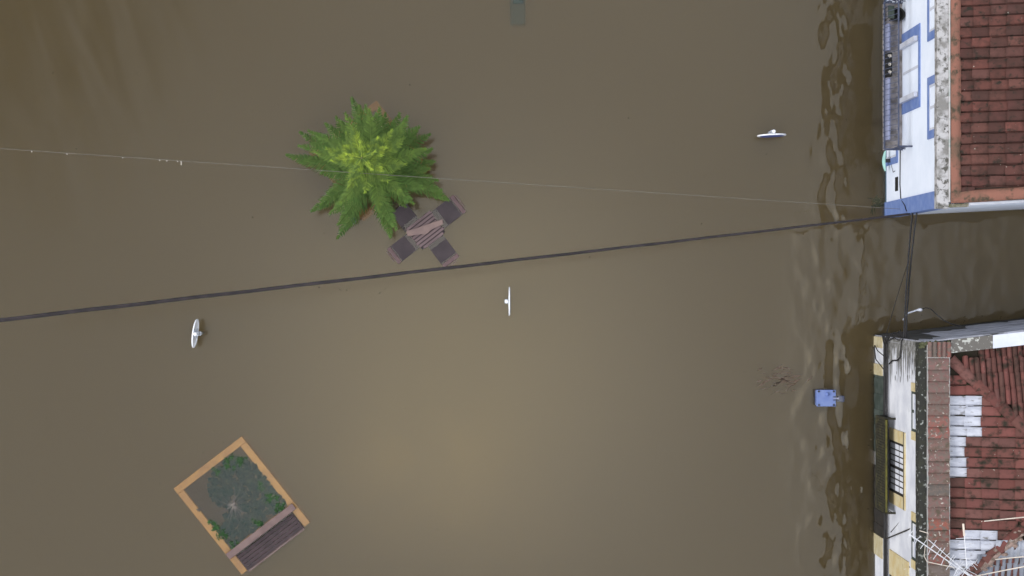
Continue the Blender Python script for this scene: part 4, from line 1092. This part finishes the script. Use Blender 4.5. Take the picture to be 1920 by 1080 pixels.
# ------------------------------------------------------------------ table, seats and board
def picnic():
    ctr = P(798, 432, 0.05)
    d = Vector((45, 35, 0)).normalized(); e = Vector((-d.y, d.x, 0))          # slat direction, across
    th = thing("picnic_table", "slatted brown table just above the water beside the conifer", "table", (ctr.x, ctr.y, -0.75))
    def bar(mb, c, a0, a1, b0, b1, z0, z1):
        q = [c + d * a0 + e * b0, c + d * a1 + e * b0, c + d * a1 + e * b1, c + d * a0 + e * b1]
        mb.hexa([Vector((p.x, p.y, z0)) for p in q] + [Vector((p.x, p.y, z1)) for p in q])
    n = 8; wd = 0.077
    for k in range(n):
        t = MB(); b = (k - n / 2) * wd
        j = R.uniform(-0.012, 0.012) - (0.05 if k == 0 else 0)
        a0 = -0.335 + (0.13 if k == 0 else 0)
        bar(t, ctr, a0 + j, 0.335 + j, b, b + 0.061, 0.012, 0.045)
        t.build("slat", M['slat_table'], th, bevel=0.006)
    t = MB(); bar(t, ctr, -0.32, 0.32, -0.29, 0.29, -0.028, 0.004); t.build("gap_shade", M['seat_dark'], th)  # dark panel added under the slats so their gaps look shaded
    t = MB(); bar(t, ctr, -0.25, -0.20, -0.30, 0.30, 0.0045, 0.0115); bar(t, ctr, 0.20, 0.25, -0.30, 0.30, 0.0045, 0.0115)
    t.build("batten", M['steel_dark'], th)
    t = MB(); t.tube([(ctr.x, ctr.y, -0.75), (ctr.x, ctr.y, -0.031)], 0.07, 10); t.build("pedestal", M['steel_dark'], th)
    # loose worn board lying across
    z = 0.052
    pts = [P(*q, z) for q in ((762, 433), (764, 443), (777, 441), (792, 439), (797, 440), (803, 437), (807, 432), (831, 420), (830, 411), (806, 419), (783, 427))]
    t = MB(); t.prism([(p.x, p.y) for p in pts], 0.047, 0.078)
    tag(t.build("board", M['plank'], bevel=0.006), "worn pinkish board lying askew across the slatted table", "board")
    # four seats around the table
    def seat(px, py, ang, ln, label, z=0.03):
        c = P(px, py, z); a = math.radians(ang)
        al = Vector((math.cos(a), math.sin(a), 0)); inn = (Vector((ctr.x, ctr.y, 0)) - Vector((c.x, c.y, 0))); inn = (inn - al * inn.dot(al)).normalized()
        s = thing("seat", label, "seat", (c.x, c.y, -0.75), "seats around the table")
        def slab(mb, a0, a1, b0, b1, z0, z1):
            q = [c + al * a0 + inn * b0, c + al * a1 + inn * b0, c + al * a1 + inn * b1, c + al * a0 + inn * b1]
            if (q[1] - q[0]).cross(q[2] - q[1]).z < 0: q.reverse()
            mb.hexa([Vector((p.x, p.y, z0)) for p in q] + [Vector((p.x, p.y, z1)) for p in q])
        h2 = ln / 2
        t = MB(); slab(t, -h2, h2, -0.045, 0.055, -0.16, z); t.build("backrest", M['slat'], s, bevel=0.012)
        t = MB(); slab(t, -h2 + 0.04, h2 - 0.1, -0.088, -0.066, -0.02, z + 0.012); t.build("handle", M['slat_pink'], s, bevel=0.006)
        t = MB()
        slab(t, -h2, h2, 0.056, 0.075, -0.5, -0.012); t.build("back_frame", M['steel_dark'], s)
        t = MB()
        q = [c + al * -h2 + inn * 0.078, c + al * h2 + inn * 0.078, c + al * h2 + inn * 0.60, c + al * -h2 + inn * 0.60]
        zz = [0.03, 0.03, -0.012, -0.012]
        if (q[1] - q[0]).cross(q[2] - q[1]).z < 0: q.reverse(); zz.reverse()
        t.hexa([Vector((p.x, p.y, w_ - 0.05)) for p, w_ in zip(q, zz)] + [Vector((p.x, p.y, w_)) for p, w_ in zip(q, zz)])
        t.build("seat_board", M['seat_dark'], s)
        t = MB()
        for q in (-h2 + 0.06, h2 - 0.10): slab(t, q, q + 0.04, 0.1, 0.44, -0.75, -0.10)
        t.build("leg", M['steel_dark'], s)
    seat(859, 383, -52, 0.47, "brown seat back nearest the conifer branch tip, north-east of the table")
    seat(739, 479, -52, 0.42, "brown seat back south-west of the table, faint under water", 0.01)
    seat(845, 489, 37, 0.42, "brown seat back beside the dark cable, south-east of the table", 0.012)
    # the fourth seat under the branches
    seat(744, 385, 37, 0.42, "dark drowned seat under the conifer branches, north-west of the table", -0.1)
picnic()

# ------------------------------------------------------------------ sunken things
def sunken():
    c = P(970, 0, -0.12)
    th = thing("litter_bin", "dark green post shaped bin drowned under the water at the photo's top edge", "bin", (c.x, c.y, -0.75))
    t = MB(); t.box(c.x - 0.16, c.x + 0.18, c.y - 0.55, c.y + 1.2, -0.75, -0.12); t.build("body", M['shelly'], th, bevel=0.05)
    t = MB(); t.box(c.x - 0.10, c.x + 0.14, c.y - 0.10, c.y + 1.1, -0.119, -0.035); t.build("lid", M['shelly'], th, bevel=0.03)
    # plastic tub and dark ball near the tree
    c = P(660, 414, 0.0)
    t = MB()
    t.lathe([(0.04, -0.06), (0.075, -0.02), (0.083, 0.022), (0.077, 0.024), (0.068, -0.015), (0.035, -0.045), (0.001, -0.045)], 24, Matrix.Translation(c) @ Matrix.Rotation(math.radians(14), 4, Vector((1, 1, 0))))
    tag(t.build("plastic_tub", mat("cloudy plastic", (0.22, 0.28, 0.28, 1), 0.3, (0.5, 0.52, 0.5, 1), 8, lo=0.55, hi=0.7), smooth=True), "cloudy pale plastic tub floating below the conifer", "tub")
    c = P(646, 397, 0.02)
    t = MB(); t.ellipsoid(c, 0.062, 0.062, 0.055, 16, 10)
    tag(t.build("ball", mat("dark green rubber", (0.012, 0.03, 0.012, 1), 0.6, (0.02, 0.04, 0.015, 1), 9), smooth=True), "small dark green ball floating beside the pale tub", "ball")
    # waterside weeds growing at the foot of the blue trimmed house
    c = P(1645, 382, -0.12)
    t = MB(); rr = random.Random(12)
    for k in range(26):
        a = rr.uniform(0, 6.28); l = rr.uniform(0.08, 0.22); p = c + Vector((rr.uniform(-.12, .08), rr.uniform(-.1, .1), 0)); q = p + Vector((math.cos(a), math.sin(a), 0.35)) * l
        s = Vector((-math.sin(a), math.cos(a), 0)) * 0.012
        t.face([p - s, p + s, q + s * .4, q - s * .4], (0.8, 0.8, 1.2, 1))
    tag(t.build("weed", M['leaf_dark']), "thin drowned weed at the foot of the blue corner", "plant")
sunken()

# ------------------------------------------------------------------ drifting litter and painted reflections
def debris_and_reflections():
    t = MB(); rr = random.Random(31)
    spots = [(rr.uniform(40, 1600), rr.uniform(20, 1060)) for k in range(90)]
    spots += [(rr.gauss(690, 60), 545 + rr.gauss(0, 5)) for k in range(12)] + [(rr.gauss(1120, 40), 486 + rr.gauss(0, 5)) for k in range(10)]  # flecks along the cable stand in for its broken reflection
    spots += [(rr.gauss(1640, 7), rr.uniform(640, 1070)) for k in range(26)] + [(rr.gauss(1655, 5), rr.uniform(270, 400)) for k in range(12)] + [(rr.uniform(1700, 1900), 600 + rr.gauss(0, 5)) for k in range(16)]
    for (px, py) in spots:
        c = P(px, py, 0.003); a = rr.uniform(0, 6.28); l = rr.uniform(0.008, 0.028); w = l * rr.uniform(0.2, 0.6)
        x = Vector((math.cos(a), math.sin(a), 0)) * l; y = Vector((-math.sin(a), math.cos(a), 0)) * w
        up = Vector((0, 0, rr.uniform(0.001, 0.006)))
        t.face([c - x, c - y, c + x + up, c + y + up])
    tag(t.build("debris_and_reflections", mat("sodden leaf and reflection", (0.085, 0.06, 0.035, 1), 0.9, (0.16, 0.12, 0.07, 1), 2)), kind="stuff")
    t = MB()  # flecks coloured as the red roof's reflection in the ripples
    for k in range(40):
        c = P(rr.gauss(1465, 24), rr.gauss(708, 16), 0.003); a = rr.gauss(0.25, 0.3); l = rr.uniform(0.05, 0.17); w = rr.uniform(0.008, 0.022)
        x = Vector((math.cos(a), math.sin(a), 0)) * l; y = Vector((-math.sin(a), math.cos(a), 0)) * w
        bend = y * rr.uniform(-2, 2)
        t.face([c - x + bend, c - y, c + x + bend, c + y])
    tag(t.build("red_reflection_flecks", mat("reddish reflection", (0.125, 0.08, 0.058, 1), 0.9, (0.10, 0.075, 0.055, 1), 2)), kind="stuff")
debris_and_reflections()
